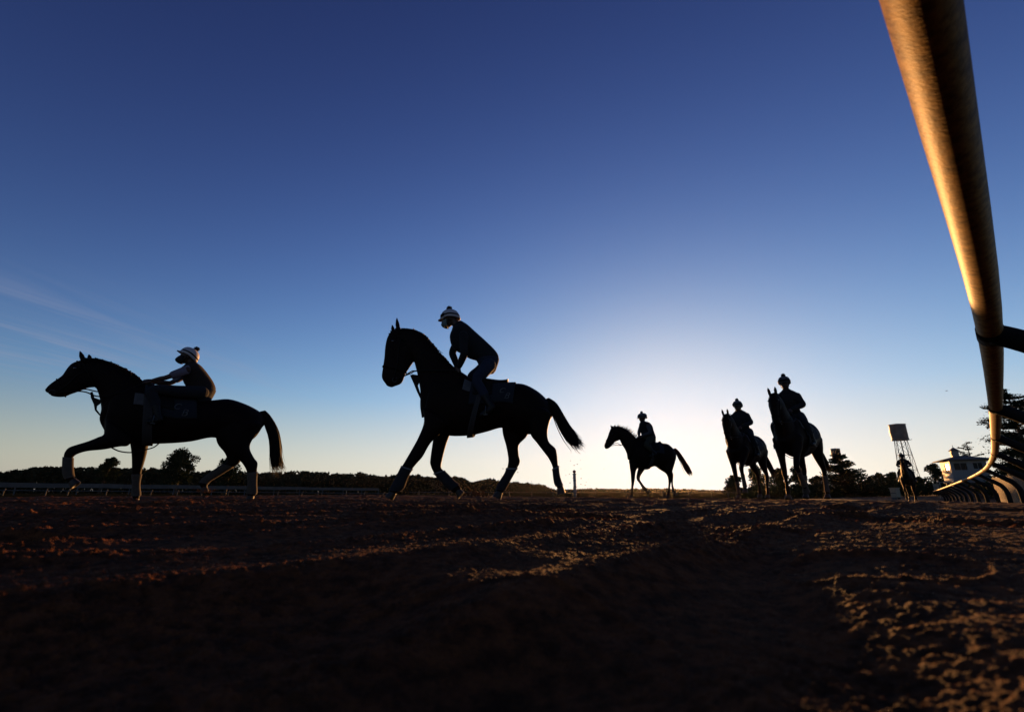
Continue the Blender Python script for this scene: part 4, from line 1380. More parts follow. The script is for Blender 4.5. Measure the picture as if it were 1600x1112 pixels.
        q.box(c + np.array((0, 0, -.056)), (.055, .12, .012))
        q.build('stirrup', M_METAL, H['root'], smooth=False)
        topx = H['torso'].t_at_x(c[0] + 0.06)
        MB().tube([c + np.array((0, 0, .088)), H['torso'].pt(topx, R(52) * sgn, .03), H['torso'].pt(topx, R(30) * sgn, .045)], .010, 6, flat=0.5).build('stirrup_leather', M_LEATHER, H['root'], smooth=True)
    # cap-covered helmet with peak, band, goggles, pompom
    cu = np.array(cap_up if cap_up is not None else up, float); cu -= side * (cu @ side); cu /= np.linalg.norm(cu)
    cf = np.cross(side, cu)
    def CP(f, s, u): return hc + cf * f + side * s + cu * u - o
    hm = MB()
    V, Fc = [], []
    n = 26; rows = 9
    for lay in (0, 1):
        for j in range(rows):
            a = math.pi / 2 * j / (rows - 1)
            for i in range(n):
                q = 2 * math.pi * i / n
                g = 1.0 - 0.10 * lay
                V.append(CP((.148 * max(0, math.cos(a)) ** .55 * math.cos(q)) * g - .012, .116 * max(0, math.cos(a)) ** .55 * math.sin(q) * g, (.140 * math.sin(a) ** .95) * g + .012 - .035 * (math.cos(q) < 0) * (-math.cos(q)) * math.cos(a)))
    for j in range(rows - 1):
        for i in range(n):
            i2 = (i + 1) % n
            a, b, c, d = j * n + i, j * n + i2, (j + 1) * n + i2, (j + 1) * n + i
            Fc += [(a, b, c, d), (rows * n + d, rows * n + c, rows * n + b, rows * n + a)]
    for i in range(n):
        i2 = (i + 1) % n
        Fc.append((i, rows * n + i, rows * n + i2, i2))
    Fc.append(tuple((rows - 1) * n + i for i in range(n)))
    hm.add(V, Fc)
    helm = hm.build('helmet', cap_m, root, smooth=True)
    pk = MB(); V, Fc = [], []
    for lay in (0, 1):
        for i in range(11):
            q = -R(52) + R(104) * i / 10
            for e in (0, 1):
                ext = .046 * e * peak_len * math.cos(q * 1.6)
                V.append(CP((.138 + ext) * math.cos(q) - .012, (.112 + ext * .2) * math.sin(q), .026 - .014 * e - .008 * lay))
    for i in range(10):
        k = 2 * i; K = 22
        Fc += [(k, k + 1, k + 3, k + 2), (K + k, K + k + 2, K + k + 3, K + k + 1), (k + 1, K + k + 1, K + k + 3, k + 3), (k, k + 2, K + k + 2, K + k)]
    Fc += [(0, 22, 23, 1), (20, 21, 43, 42)]
    pk.add(V, Fc).build('peak', cap_m if not stripes else stripes, helm, smooth=False)
    def around(u, w_, th, m_, nm, q0=-math.pi, q1=math.pi):
        z = MB(); V, Fc = [], []
        N = 30
        for i in range(N + 1):
            q = q0 + (q1 - q0) * i / N
            sh = -.025 * max(0, -math.cos(q))
            for e in (0, 1):
                for l in (0, 1):
                    V.append(CP((.139 + th * l) * math.cos(q) * (1 - .03 * e) - .012, (.113 + th * l) * math.sin(q) * (1 - .03 * e), u + w_ * e + sh))
        for i in range(N):
            k = 4 * i
            Fc += [(k + 1, k + 5, k + 7, k + 3), (k, k + 2, k + 6, k + 4), (k + 2, k + 3, k + 7, k + 6), (k, k + 4, k + 5, k + 1)]
        z.add(V, Fc).build(nm, m_, helm, smooth=True)
    around(.045, .022, .006, M_LEATHER, 'goggle_strap')
    if goggles: around(.036, .042, .014, M_LEATHER, 'goggles', -R(58), R(58))
    if stripes:
        for sg in (-1, 1):
            z = MB(); z.tube([CP(.134 * math.copysign(abs(math.cos(a)) ** .55, math.cos(a)) - .012, sg * .045, .122 * math.sin(a) ** .95 + .010) for a in np.linspace(.2, math.pi - .35, 16)], .012, 6, flat=1.0)
            z.build('stripe', stripes, helm, smooth=True)
    pb = MB(); rng = random.Random(4); pb.ball(CP(-.012 if cap_up is None else -.03, 0, .174), (.034, .034, .032), 16, 12)
    for _ in range(150):
        a = Vector((rng.gauss(0, 1), rng.gauss(0, 1), rng.gauss(0, 1))).normalized()
        c = np.array(CP(-.012 if cap_up is None else -.03, 0, .174)); a = np.array(a)
        pb.tube([c + a * .03, c + a * .046], [.005, .002], 4)
    pb.build('pompom', pom_m or M_POM, helm, smooth=True)
    # chin strap
    MB().tube([HP(.0, .078, .02) - o, HP(.02, .072, -.06) - o, HP(.055, .03, -.122) - o, HP(.055, -.03, -.122) - o, HP(.02, -.072, -.06) - o, HP(.0, -.078, .02) - o], .006, 6).build('chin_strap', M_LEATHER, helm, smooth=True)
    if mask_m:
        z = MB(); V, Fc = [], []
        Nq, Nu = 16, 8
        for lay in (0, 1):
            for j in range(Nu + 1):
                u = -.120 + .112 * j / Nu
                bul = .018 * math.sin(math.pi * (j / Nu) ** .8) * mask_puff
                for i in range(Nq + 1):
                    q = -R(82) + R(164) * i / Nq
                    f = .030 + (.078 + bul * 1.6) * math.cos(q) * (1 - .25 * max(0, (.4 - j / Nu)))
                    V.append(tuple(HP(f + lay * .005, (.074 + bul * .3 + lay * .005) * math.sin(q) * (1 - .22 * max(0, (.5 - j / Nu))), u) - o))
        K = (Nu + 1) * (Nq + 1)
        for j in range(Nu):
            for i in range(Nq):
                a = j * (Nq + 1) + i; b, c, d = a + 1, a + Nq + 2, a + Nq + 1
                Fc += [(K + a, K + b, K + c, K + d), (d, c, b, a)]
        for i in range(Nq):
            for j in (0, Nu):
                a = j * (Nq + 1) + i; Fc.append((a, a + 1, K + a + 1, K + a))
        for j in range(Nu):
            for i in (0, Nq):
                a = j * (Nq + 1) + i; Fc.append((a, a + Nq + 1, K + a + Nq + 1, K + a))
        z.add(V, Fc).build('face_mask', mask_m, root, smooth=True)
    return root
# ================================================================== horse and rider at the left, trotting past
def vec(*a): return np.array(a, float)

F1 = Frame(300, 6.95, 35).zoom(50, 520, 1600 / 420)
t1 = F1.chain([((462, 430), (436, 572), .14), ((505, 330), (440, 620), .21), ((610, 300), (560, 655), .25), ((705, 318), (690, 660), .28), ((830, 380), (830, 656), .30),
               ((950, 400), (950, 645), .30), ((1060, 402), (1070, 622), .29), ((1170, 394), (1170, 640), .28), ((1270, 424), (1262, 660), .25), ((1345, 462), (1330, 620), .17), ((1382, 495), (1372, 560), .08)])
n1 = F1.chain([((690, 312), (440, 600), .17), ((635, 262), (402, 520), .155), ((570, 220), (412, 455), .14), ((500, 185), (404, 395), .12), ((420, 158), (392, 350), .10), ((345, 148), (382, 328), .085), ((308, 153), (385, 325), .075)])
h1 = F1.chain([((83, 331), (94, 356), .030), ((103, 308), (128, 378), .048), ((140, 281), (190, 381), .055), ((180, 252), (235, 364), .062), ((208, 212), (285, 347), .075), ((240, 180), (330, 328), .09), ((300, 158), (385, 322), .075)])
l1 = [F1.chain([((440, 520), (600, 640), .10), ((428, 600), (570, 672)), ((395, 619), (520, 676)), ((330, 645), (430, 693)), ((258, 667), (330, 703)), ((215, 684), (268, 722)), ((192, 716), (247, 739)), ((187, 748), (244, 748)), ((185, 790), (243, 790)), ((186, 832), (246, 830)), ((196, 862), (250, 852)), ((216, 888), (262, 866))], y=.17, ratio=.72),
      F1.chain([((560, 540), (770, 590), .10), ((583, 655), (702, 655)), ((592, 720), (684, 720)), ((594, 778), (668, 778)), ((594, 818), (656, 815)), ((597, 852), (649, 850)), ((600, 892), (641, 890)), ((598, 930), (641, 926)), ((594, 962), (645, 958)), ((600, 985), (640, 985))], y=-.17, ratio=.8),
      F1.chain([((1085, 540), (1375, 545), .12), ((1112, 640), (1310, 640), .12), ((1175, 715), (1298, 690)), ((1232, 755), (1322, 742)), ((1262, 790), (1343, 772)), ((1277, 822), (1340, 812)), ((1285, 860), (1337, 857)), ((1286, 905), (1336, 903)), ((1280, 942), (1338, 945)), ((1284, 968), (1330, 968))], y=.16, ratio=.72),
      F1.chain([((1085, 540), (1330, 550), .12), ((1100, 650), (1290, 660), .12), ((1148, 715), (1250, 745)), ((1158, 762), (1228, 780)), ((1112, 797), (1168, 815)), ((1060, 832), (1112, 850)), ((1016, 868), (1060, 882)), ((998, 895), (1046, 903)), ((1000, 912), (1046, 920))], y=-.16, ratio=.72)]
tail1 = F1.chain([((1350, 470), (1388, 462), .03), ((1372, 505), (1415, 488), .05), ((1388, 560), (1450, 540), .065), ((1408, 620), (1474, 600), .075), ((1416, 690), (1484, 680), .08), ((1417, 750), (1488, 745), .08), ((1420, 815), (1506, 800), .07)])
e1 = [(F1.q3((305, 162), .055), F1.q3((285, 106), .065), .030), (F1.q3((345, 155), -.055), F1.q3((339, 126), -.06), .026)]
H1 = build_horse(F1, 'dark bay horse in white leg wraps stretching one foreleg forward, far left', t1, n1, h1, l1, e1, tail1, M_BAY, M_HAIR, .0115,
                 wraps=[(0, 6.7, 10.2, M_WRAPW, None), (1, 4.7, 8.4, M_WRAPW, None), (2, 5.3, 8.6, M_WRAPW, None), (3, 3.5, 6.8, M_WRAPW, None)], seed=3,
                 cloth_t=(2.75, 5.25, 92), emb=(4.42, 73, .085), girth=(2.75, 3.2, 0), pad=(2.2, 2.85, 78, 54), seat=(2.9, 4.9), mane=(0.15, 1.0, .15), mane_up=.16,
                 hoofdirs={0: (-.72, .12, -.60), 3: (-.45, 0, -.85), 1: (.1, 0, -1), 2: (.1, 0, -1)})
W1 = {1: F1.q3((712, 284), .10), -1: F1.q3((718, 296), -.08)}
R1 = build_rider(H1, 'person in pale lavender sleeves and dark vest crouched on the far left horse',
    F1.chain([((1064, 404), (965, 410), .15), ((1094, 345), (950, 352), .165), ((1084, 300), (912, 312), .15), ((1052, 250), (890, 265), .165), ((1014, 204), (872, 226), .175), ((985, 180), (905, 192), .08)]),
    F1.q3((925, 142), 0), (1, 0, .02),
    {1: (F1.q3((925, 220), .17), F1.q3((800, 265), .21), W1[1], (.95, -.15, -.25)), -1: (F1.q3((930, 232), -.17), F1.q3((830, 296), -.20), W1[-1], (.95, .1, -.2))},
    {1: (F1.q3((1010, 356), .13), F1.q3((722, 340), .29), F1.q3((752, 505), .345), F1.q3((700, 528), .355)), -1: (F1.q3((1020, 372), -.12), F1.q3((722, 340), -.29), F1.q3((752, 505), -.345), F1.q3((700, 528), -.355))},
    .0065, M_VEST, M_LAV, True, M_DARKT, M_CAPW, M_SKIND, mask_m=M_MASKD, vest_m=M_VEST, seat=tuple(F1.q3((1000, 400), 0)), cap_up=(-.42, 0, .9), mask_puff=1.3)
for s in (1, -1):
    tube_part('rein', [H1['bits'][s], F1.q3((300, 340 + (8 if s > 0 else -6)), .11 * s), F1.q3((400, 378 if s > 0 else 350), .155 * s), F1.q3((540, 350), .17 * s), W1[s] + vec(.06, 0, -.03)], .009, M_LEATHER, H1['root'])
mp_ = MB()
V = []
for (x, y), yy in (((348, 352), .05), ((362, 350), .05), ((372, 385), .06), ((410, 398), .10), ((408, 420), .10), ((388, 436), .08), ((386, 455), .07), ((408, 484), .05), ((402, 492), .05), ((374, 460), .07), ((368, 425), .06), ((350, 385), .05)):
    p = F1.q3((x, y), yy); V += [p + vec(0, .004, 0), p - vec(0, .004, 0)]
n_ = len(V) // 2
mp_.add(V, [tuple(range(0, 2 * n_, 2)), tuple(range(2 * n_ - 1, 0, -2))] + [(2 * i, 2 * i + 1, (2 * i + 3) % (2 * n_), (2 * i + 2) % (2 * n_)) for i in range(n_)])
mp_.build('martingale', M_LEATHER, H1['root'])
tube_part('hanging_strap', [F1.q3((470, 680), .0), F1.q3((520, 703), .02), F1.q3((585, 711), .04), F1.q3((650, 700), .06), F1.q3((720, 682), .07), F1.q3((755, 658), .08)], .009, M_LEATHER, H1['root'])

# ================================================================== horse and rider in the middle
F2 = Frame(760, 6.15, -2).zoom(570, 460, 1213 / 360)
t2 = F2.chain([((358, 460), (322, 640), .14), ((400, 390), (320, 685), .21), ((480, 392), (410, 738), .25), ((570, 445), (540, 743), .285), ((650, 460), (640, 722), .30), ((740, 471), (725, 700), .295),
               ((830, 472), (800, 728), .285), ((900, 504), (880, 735), .26), ((948, 543), (945, 715), .18), ((972, 580), (978, 655), .09)])
n2 = F2.chain([((475, 385), (300, 650), .17), ((420, 332), (292, 590), .155), ((355, 258), (294, 520), .14), ((305, 205), (282, 440), .12), ((240, 180), (268, 378), .10), ((185, 180), (262, 345), .085), ((155, 184), (276, 312), .075)])
h2 = F2.chain([((112, 474), (150, 486), .030), ((90, 438), (194, 466), .050), ((94, 390), (214, 420), .056), ((103, 330), (236, 385), .062), ((107, 280), (252, 362), .075), ((118, 228), (268, 335), .09), ((140, 190), (280, 300), .075)])
l2 = [F2.chain([((305, 600), (450, 690), .10), ((312, 672), (395, 735)), ((283, 750), (345, 783)), ((245, 820), (305, 852)), ((210, 880), (272, 890)), ((190, 915), (237, 936)), ((165, 965), (215, 985)), ((142, 1008), (202, 1020)), ((128, 1040), (175, 1042))], y=.16, ratio=.75),
      F2.chain([((360, 620), (470, 690), .10), ((368, 700), (448, 738)), ((357, 780), (428, 792)), ((345, 865), (408, 868)), ((346, 897), (402, 910)), ((365, 940), (416, 926)), ((395, 972), (440, 950)), ((422, 1006), (472, 982)), ((448, 1030), (492, 998)), ((470, 1044), (508, 1016))], y=-.16, ratio=.75),
      F2.chain([((830, 600), (985, 630), .12), ((868, 728), (963, 712)), ((905, 780), (968, 772)), ((945, 832), (1003, 808)), ((970, 867), (1012, 840)), ((988, 907), (1017, 890)), ((994, 950), (1022, 945)), ((1000, 990), (1033, 985)), ((1012, 1018), (1046, 1012))], y=.16, ratio=.8),
      F2.chain([((720, 610), (890, 630), .12), ((724, 720), (858, 738), .12), ((742, 790), (812, 790)), ((752, 840), (811, 845)), ((755, 880), (817, 884)), ((743, 932), (790, 932)), ((720, 970), (765, 976)), ((700, 1006), (744, 1016)), ((690, 1036), (732, 1040))], y=-.16, ratio=.72)]
tail2 = F2.chain([((935, 560), (968, 545), .03), ((968, 592), (1008, 572), .05), ((992, 640), (1042, 625), .065), ((1022, 705), (1080, 690), .07), ((1058, 765), (1112, 735), .07), ((1100, 812), (1146, 778), .05)])
e2 = [(F2.q3((176, 190), .055), F2.q3((168, 120), .06), .031), (F2.q3((150, 195), -.055), F2.q3((144, 158), -.06), .027)]
H2 = build_horse(F2, 'tall brown horse in dark leg wraps striding left in the middle', t2, n2, h2, l2, e2, tail2, M_BROWN, M_HAIR, .0105,
                 wraps=[(0, 4.6, 7.7, M_WRAPD, M_TAPE), (1, 5.0, 8.2, M_WRAPD, M_TAPE), (2, 5.2, 7.7, M_WRAPD, M_TAPE), (3, 4.6, 7.6, M_WRAPD, M_TAPE)], seed=5,
                 cloth_t=(3.05, 5.6, 92), emb=(5.02, 72, .07), girth=(3.75, 4.05, -.75), pad=(2.65, 3.2, 66, 38), seat=(3.0, 5.15), mane=(0.12, 1.0, .15), mane_up=.22,
                 hoofdirs={0: (.45, 0, -.9), 1: (-.75, 0, -.66), 2: (-.3, 0, -.95), 3: (.3, 0, -.95)})
W2 = {1: F2.q3((497, 380), .10), -1: F2.q3((484, 378), -.09)}
R2 = build_rider(H2, 'person in white cap, pale green mask and blue jeans standing in the stirrups',
    F2.chain([((688, 398), (605, 385), .15), ((706, 338), (588, 348), .165), ((690, 298), (548, 335), .155), ((640, 248), (522, 318), .16), ((580, 194), (466, 285), .17), ((545, 163), (448, 232), .18), ((515, 142), (458, 190), .085)]),
    F2.q3((448, 131), 0), (1, 0, -.16),
    {1: (F2.q3((520, 215), .18), F2.q3((522, 312), .24), W2[1], (.35, -.1, -.9)), -1: (F2.q3((500, 215), -.17), F2.q3((462, 306), -.22), W2[-1], (.3, .1, -.9))},
    {1: (F2.q3((652, 372), .12), F2.q3((590, 450), .30), F2.q3((662, 590), .335), F2.q3((618, 632), .345)), -1: (F2.q3((645, 372), -.12), F2.q3((562, 440), -.30), F2.q3((662, 590), -.335), F2.q3((618, 632), -.345))},
    .0065, M_BLACKC, M_BLACKC, False, M_JEAN, M_CAPW, M_SKIND, mask_m=M_MASKG, goggles=True, seat=tuple(F2.q3((650, 455), 0)), peak_len=1.2)
for s in (1, -1):
    tube_part('rein', [H2['bits'][s], F2.q3((240, 410 + (6 if s > 0 else -2)), .12 * s), F2.q3((275, 402), .14 * s), F2.q3((400, 400), .17 * s), W2[s] + vec(.03, 0, -.06)], .009, M_LEATHER, H2['root'])
mp_ = MB(); V = []
for (x, y), yy in (((238, 425), .06), ((252, 420), .06), ((285, 425), .10), ((288, 460), .10), ((280, 480), .08), ((292, 520), .06), ((300, 545), .04), ((292, 548), .04), ((274, 510), .06), ((258, 470), .06)):
    p = F2.q3((x, y), yy); V += [p + vec(0, .004, 0), p - vec(0, .004, 0)]
n_ = len(V) // 2
mp_.add(V, [tuple(range(0, 2 * n_, 2)), tuple(range(2 * n_ - 1, 0, -2))] + [(2 * i, 2 * i + 1, (2 * i + 3) % (2 * n_), (2 * i + 2) % (2 * n_)) for i in range(n_)])
mp_.build('martingale', M_LEATHER, H2['root'])

# ================================================================== smaller horse against the sun
F3 = Frame(1020, 13.4, 6).zoom(920, 630, 1251 / 180)
t3 = F3.chain([((485, 430), (448, 610), .14), ((520, 370), (448, 668), .21), ((585, 372), (530, 706), .25), ((660, 418), (635, 706), .28), ((730, 438), (720, 682), .29), ((790, 433), (772, 716), .28), ((850, 440), (832, 752), .26), ((902, 480), (880, 768), .22), ((932, 522), (918, 665), .12)])
n3 = F3.chain([((505, 365), (425, 615), .17), ((455, 318), (418, 555), .15), ((405, 280), (395, 500), .135), ((350, 256), (362, 448), .11), ((300, 252), (345, 405), .09), ((262, 258), (342, 398), .075)])
h3 = F3.chain([((172, 480), (203, 494), .03), ((168, 455), (236, 474), .05), ((184, 410), (262, 441), .056), ((206, 358), (290, 416), .065), ((222, 310), (320, 404), .085), ((245, 268), (342, 392), .075)])
l3 = [F3.chain([((440, 620), (545, 690), .10), ((445, 690), (516, 720)), ((455, 760), (506, 760)), ((459, 830), (499, 830)), ((461, 872), (492, 870)), ((459, 920), (484, 920)), ((455, 972), (484, 974)), ((447, 1000), (482, 1000))], y=.15, ratio=.8),
      F3.chain([((535, 640), (640, 690), .10), ((538, 695), (612, 712)), ((526, 745), (585, 750)), ((517, 790), (560, 790)), ((521, 828), (556, 826)), ((546, 864), (574, 855)), ((570, 905), (600, 892)), ((592, 938), (628, 918)), ((612, 952), (640, 938))], y=-.15, ratio=.8),
      F3.chain([((800, 620), (935, 640), .12), ((820, 720), (905, 735), .11), ((866, 775), (916, 765)), ((884, 812), (917, 802)), ((894, 862), (914, 858)), ((899, 905), (920, 902)), ((904, 940), (935, 938)), ((922, 965), (950, 962))], y=.14, ratio=.8),
      F3.chain([((760, 620), (920, 640), .12), ((800, 715), (895, 735), .11), ((848, 775), (898, 780)), ((862, 825), (897, 825)), ((864, 870), (890, 872)), ((860, 915), (883, 915)), ((852, 955), (880, 955)), ((842, 995), (874, 998))], y=-.14, ratio=.8)]
tail3 = F3.chain([((912, 495), (938, 485), .03), ((940, 535), (972, 512), .05), ((975, 598), (1018, 575), .06), ((1012, 665), (1058, 635), .065), ((1045, 730), (1096, 695), .06), ((1078, 772), (1122, 752), .04)])
e3 = [(F3.q3((255, 275), .05), F3.q3((235, 230), .05), .028), (F3.q3((268, 268), -.05), F3.q3((254, 238), -.05), .024)]
H3 = build_horse(F3, 'horse walking left in front of the bright sun glow, one foreleg lifted', t3, n3, h3, l3, e3, tail3, M_BROWN, M_HAIRR, .017, seed=7,
                 cloth_t=(2.9, 4.9, 85), girth=(3.1, 3.5, -.3), pad=(2.5, 3.0, 66, 45), seat=(2.9, 4.6), mane=(0.0, 1.0, .17), mane_up=.9, mane_n=150, tailn=200,
                 hoofdirs={0: (.25, 0, -.95), 1: (-.85, 0, -.5), 2: (-.3, 0, -.9), 3: (.2, 0, -.95)})
W3 = {1: F3.q3((580, 350), .10), -1: F3.q3((545, 355), -.08)}
R3 = build_rider(H3, 'person in grey sleeves, black vest and khaki trousers riding the sunlit middle distance horse',
    F3.chain([((722, 425), (595, 420), .15), ((722, 360), (580, 362), .165), ((703, 300), (565, 312), .15), ((686, 245), (548, 262), .165), ((652, 210), (552, 222), .17), ((612, 196), (562, 198), .07)]),
    F3.q3((580, 160), 0), (1, 0, -.12),
    {1: (F3.q3((645, 235), .17), F3.q3((665, 318), .24), W3[1], (.8, -.1, -.5)), -1: (F3.q3((570, 235), -.17), F3.q3((545, 315), -.22), W3[-1], (.5, .1, -.8))},
    {1: (F3.q3((670, 385), .12), F3.q3((622, 452), .31), F3.q3((715, 545), .34), F3.q3((665, 572), .35)), -1: (F3.q3((670, 385), -.12), F3.q3((610, 452), -.31), F3.q3((715, 545), -.34), F3.q3((665, 572), -.35))},
    .011, M_BLACKC, M_GREYS, False, M_KHAKI, M_CAPG, M_SKIND, vest_m=M_BLACKC, seat=tuple(F3.q3((660, 420), 0)), stripes=M_CAPD)
for s in (1, -1):
    tube_part('rein', [H3['bits'][s], F3.q3((300, 452 if s > 0 else 430), .10 * s), F3.q3((360, 452), .14 * s), F3.q3((470, 400), .17 * s), W3[s] + vec(.04, 0, -.03)], .009, M_LEATHER, H3['root'])

# ================================================================== three horses coming towards the lens
def generic(Fr, label, rlabel, pose, vox, coat_m, seed, top_m, sleeve_m, trouser_m, cap_m, stripes=None, wraps=(), emb=True, rider=None, k=1.0):
    neck = Chain(pose['neck']); head = Chain(pose['head'])
    torso = Chain(GEN_TORSO)
    legs = [leg_from_joints(*a) for a in pose['legs']]
    tail = Chain(pose['tail'])
    H = build_horse(Fr, label, torso, neck, head, legs, pose['ears'], tail, coat_m, M_HAIR, vox, wraps=wraps, seed=seed, cloth_t=(2.55, 5.0, 92), emb=(5.6, 62, .10) if False else ((4.55, 66, .10) if emb else None),
                    girth=(2.7, 3.0, 0), pad=(2.15, 2.7, 74, 45), seat=(2.5, 4.5), mane=(0.0, 1.0, .14), mane_up=.25, mane_n=90, tailn=150, hoofdirs=pose.get('hoof'))
    r = rider
    W = r['wr']
    build_rider(H, rlabel, Chain(r['torso']), r['head'], r['dir'], {s: (r['sh'][s], r['el'][s], W[s], (.8, -.15 * s, -.5)) for s in (1, -1)},
                {s: (vec(-.06, .12 * s, 1.60), vec(.28, .275 * s, 1.42), vec(.08, .315 * s, 1.06), vec(.26, .32 * s, 1.0)) for s in (1, -1)},
                max(vox, .010), top_m, sleeve_m, False, trouser_m, cap_m, M_SKIND, seat=(0, 0, 1.53), stripes=stripes, goggles=True)
    for s in (1, -1):
        tube_part('rein', [H['bits'][s], H['bits'][s] * .45 + W[s] * .55 + vec(0, .12 * s, -.12), W[s] + vec(.05, 0, -.03)], .009, M_LEATHER, H['root'])
    return H

def upright_rider(lean=0.0, turn=0.0, hz=2.29, wide=1.0):
    return dict(torso=[((-.17 + 0 * lean, 1.50), (.07, 1.50), .155, 0), ((-.19, 1.62), (.06, 1.62), .17, 0), ((-.15 + .3 * lean, 1.78), (.09 + .3 * lean, 1.77), .155, 0), ((-.11 + .6 * lean, 1.94), (.13 + .6 * lean, 1.92), .18 * wide, 0),
                       ((-.06 + .9 * lean, 2.07), (.11 + .9 * lean, 2.05), .18 * wide, 0), ((-.03 + lean, 2.15), (.10 + lean, 2.13), .085, 0)],
                head=vec(.06 + 1.15 * lean, 0, hz - .035), dir=(1, turn, -.06),
                sh={s: vec(.02 + .85 * lean, .175 * s * wide, 2.00) for s in (1, -1)}, el={s: vec(.02 + .6 * lean, .235 * s * wide, 1.81) for s in (1, -1)}, wr={s: vec(.30 + .3 * lean, .09 * s, 1.70) for s in (1, -1)})

# --- the taller of the pair
F5 = Frame(1258, 8.9, 43, .03)
P5 = dict(neck=[((.40, 1.58), (.74, .98), .18, 0), ((.50, 1.68), (.84, 1.14), .16, 0), ((.60, 1.82), (.93, 1.34), .14, .0), ((.70, 1.94), (1.00, 1.54), .12, .01), ((.82, 2.03), (1.03, 1.68), .10, .015), ((.93, 2.07), (1.05, 1.76), .088, .02)],
          head=[((1.17, 1.44), (1.11, 1.43), .035, .05), ((1.21, 1.49), (1.08, 1.45), .054, .05), ((1.225, 1.58), (1.07, 1.53), .058, .045), ((1.22, 1.70), (1.05, 1.61), .066, .04), ((1.19, 1.83), (1.00, 1.67), .082, .035), ((1.14, 1.95), (.96, 1.73), .095, .03), ((1.05, 2.04), (.92, 1.80), .078, .02)],
          legs=[([(.52, 1.12), (.60, .95), (.70, .80), (.80, .66), (.83, .58), (.74, .45), (.66, .36), (.60, .27), (.55, .20)], .16, False),
                ([(.52, 1.12), (.53, .95), (.52, .75), (.50, .58), (.495, .50), (.48, .35), (.47, .25), (.46, .14), (.50, .075)], -.16, False),
                ([(-.72, 1.20), (-.70, 1.0), (-.76, .82), (-.92, .64), (-.96, .56), (-.95, .40), (-.93, .27), (-.92, .15), (-.88, .08)], .15, True),
                ([(-.72, 1.20), (-.62, 1.0), (-.60, .82), (-.70, .64), (-.73, .56), (-.68, .40), (-.63, .27), (-.60, .15), (-.55, .08)], -.15, True)],
          ears=[(vec(1.02, .075, 2.05), vec(1.05, .085, 2.20), .028), (vec(1.02, -.035, 2.05), vec(1.05, -.045, 2.20), .028)],
          tail=[((-.96, 1.30), (-1.02, 1.36), .03, 0), ((-1.04, 1.22), (-1.14, 1.30), .05, 0), ((-1.14, 1.05), (-1.27, 1.13), .06, .02), ((-1.26, .86), (-1.40, .93), .07, .05), ((-1.38, .66), (-1.52, .74), .06, .08), ((-1.50, .50), (-1.62, .57), .05, .1)],
          hoof={0: (-.5, 0, -.85), 1: (.3, 0, -.95), 2: (.3, 0, -.95), 3: (.3, 0, -.95)})
def nod(P, d):
    n = len(P['neck'])
    P['neck'] = [((a[0], a[1] + d * (i / (n - 1)) ** 1.3), (b[0], b[1] + d * (i / (n - 1)) ** 1.3), w, y) for i, (a, b, w, y) in enumerate(P['neck'])]
    P['head'] = [((a[0], a[1] + d), (b[0], b[1] + d), w, y) for a, b, w, y in P['head']]
    P['ears'] = [(b + vec(0, 0, d), b + vec(0, 0, d) + (t - b) * .85, r) for b, t, r in P['ears']]
nod(P5, -.11)
generic(F5, 'taller dark horse of the pair coming forward, neck arched high', 'person in a dark jacket on the taller horse of the oncoming pair', P5, .014, M_BAY, 11,
        M_BLACKC, M_BLACKC, M_DARKT, M_CAPG, stripes=M_CAPD, wraps=[(0, 4.7, 7.4, M_WRAPW, None), (2, 4.7, 7.4, M_WRAPW, None), (3, 4.7, 7.4, M_WRAPW, None)], rider=upright_rider(.05, .25, 2.31, 1.03))

# --- its smaller companion
F4 = Frame(1174, 11.1, 44, .03)
import copy
P4 = copy.deepcopy(P5)
P4['legs'] = [([(.52, 1.12), (.62, .97), (.74, .84), (.86, .72), (.89, .65), (.86, .50), (.84, .40), (.82, .29), (.83, .22)], .16, False),
              ([(.52, 1.12), (.50, .95), (.47, .75), (.44, .58), (.43, .50), (.40, .35), (.38, .25), (.36, .14), (.40, .075)], -.16, False),
              ([(-.72, 1.20), (-.62, 1.0), (-.62, .82), (-.74, .64), (-.78, .56), (-.74, .40), (-.70, .27), (-.68, .15), (-.63, .08)], .15, True),
              ([(-.72, 1.20), (-.72, 1.0), (-.80, .82), (-.98, .64), (-1.02, .56), (-1.03, .40), (-1.02, .27), (-1.02, .16), (-.99, .09)], -.15, True)]
P4['hoof'] = {0: (.1, 0, -1), 1: (.3, 0, -.95), 2: (.3, 0, -.95), 3: (.2, 0, -.95)}
generic(F4, 'smaller dark horse of the pair coming forward, knee raised', 'person in a dark jacket on the smaller horse of the oncoming pair', P4, .016, M_BROWN, 12,
        M_DARKT, M_BLACKC, M_DARKT, M_CAPG, stripes=M_CAPD, wraps=[(0, 4.7, 7.4, M_WRAPW, None), (1, 4.7, 7.4, M_WRAPW, None)], rider=upright_rider(.04, .1, 2.27, 1.0))

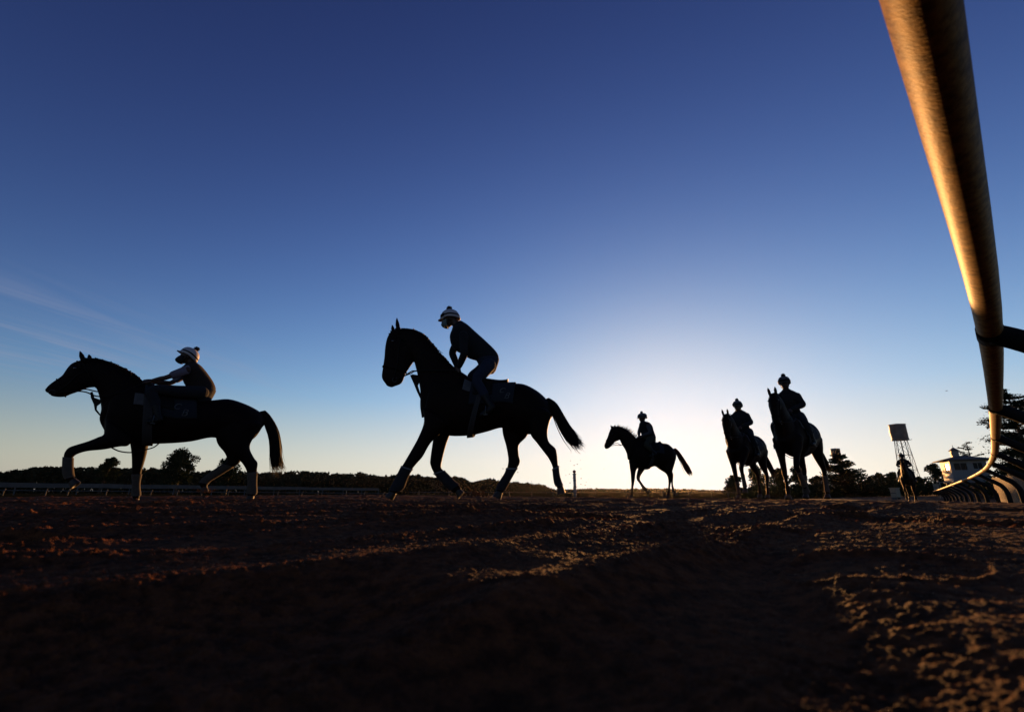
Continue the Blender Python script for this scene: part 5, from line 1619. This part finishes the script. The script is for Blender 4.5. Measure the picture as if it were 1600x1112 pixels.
# --- the far one, head on
F6 = Frame(1422, 23.5, 47)
P6 = copy.deepcopy(P5)
P6['legs'] = [P5['legs'][1], ([(.52, 1.12), (.58, .95), (.66, .80), (.74, .66), (.77, .58), (.69, .45), (.62, .36), (.57, .27), (.53, .20)], -.16, False), P5['legs'][3], P5['legs'][2]]
P6['legs'][0] = (P5['legs'][1][0], .16, False); P6['legs'][2] = (P5['legs'][3][0], .15, True); P6['legs'][3] = (P5['legs'][2][0], -.15, True)
P6['hoof'] = {0: (.3, 0, -.95), 1: (-.5, 0, -.85), 2: (.3, 0, -.95), 3: (.3, 0, -.95)}
generic(F6, 'dark horse far off at right, coming head on below the water tower', 'person in dark clothes on the far horse below the water tower', P6, .024, M_BROWN, 13,
        M_BLACKC, M_BLACKC, M_DARKT, M_CAPD, emb=False, rider=upright_rider(.06, -.1, 2.27, 1.15))

# ================================================================== dirt thrown up by the hooves
def flying_dirt():
    rng = np.random.default_rng(9)
    V, Fc = [], []
    def clod(p, r):
        m = MB(); m.ball(p, (r * rng.uniform(.6, 1.3), r * rng.uniform(.6, 1.3), r * rng.uniform(.6, 1.3)), 7, 5)
        b = len(V); V.extend([tuple(np.array(v) + rng.normal(size=3) * r * .12) for v in m.v]); Fc.extend([tuple(i + b for i in f) for f in m.f])
    for _ in range(46):
        px, py = rng.uniform(740, 912), 712 + 68 * rng.uniform(0, 1) ** .7
        if abs(px - 850) < 40 and py < 740: px += 60
        clod(at_depth(px, py, rng.uniform(5.9, 6.6)), rng.uniform(.002, .006))
    for _ in range(30):
        clod(at_depth(rng.normal(905, 14), rng.uniform(745, 776), rng.uniform(5.9, 6.5)), rng.uniform(.002, .007))
    for _ in range(240):
        a = rng.uniform(0, 1)
        clod(at_depth(745 + rng.normal(0, 9), 775 - abs(rng.normal(0, 6)), rng.uniform(6.1, 6.6)), rng.uniform(.003, .009))
    for _ in range(120):
        clod(at_depth(320 + rng.normal(0, 8), 769 - abs(rng.normal(0, 4)), rng.uniform(7.0, 7.4)), rng.uniform(.003, .008))
    o = link('flying_dirt', mesh_np(np.array(V), Fc, True), M_DIRT)
    tag(o, 'loose crumbs of dirt thrown up around the hooves', 'dirt', kind='stuff')
flying_dirt()
# ------------------------------------------------------------------ thin morning air
def build_haze():
    m = bpy.data.materials.new('morning_air'); m.use_nodes = True
    n = m.node_tree; n.nodes.clear()
    out = n.nodes.new('ShaderNodeOutputMaterial'); v = n.nodes.new('ShaderNodeVolumePrincipled')
    v.inputs['Color'].default_value = (0.9, 0.85, 0.8, 1)
    v.inputs['Density'].default_value = 1.0e-5
    v.inputs['Anisotropy'].default_value = 0.8
    n.links.new(v.outputs[0], out.inputs['Volume'])
    b = MB(); b.box((0, 0, 38), (2600, 2600, 84))
    tag(b.build('haze', m), kind='stuff')
build_haze()
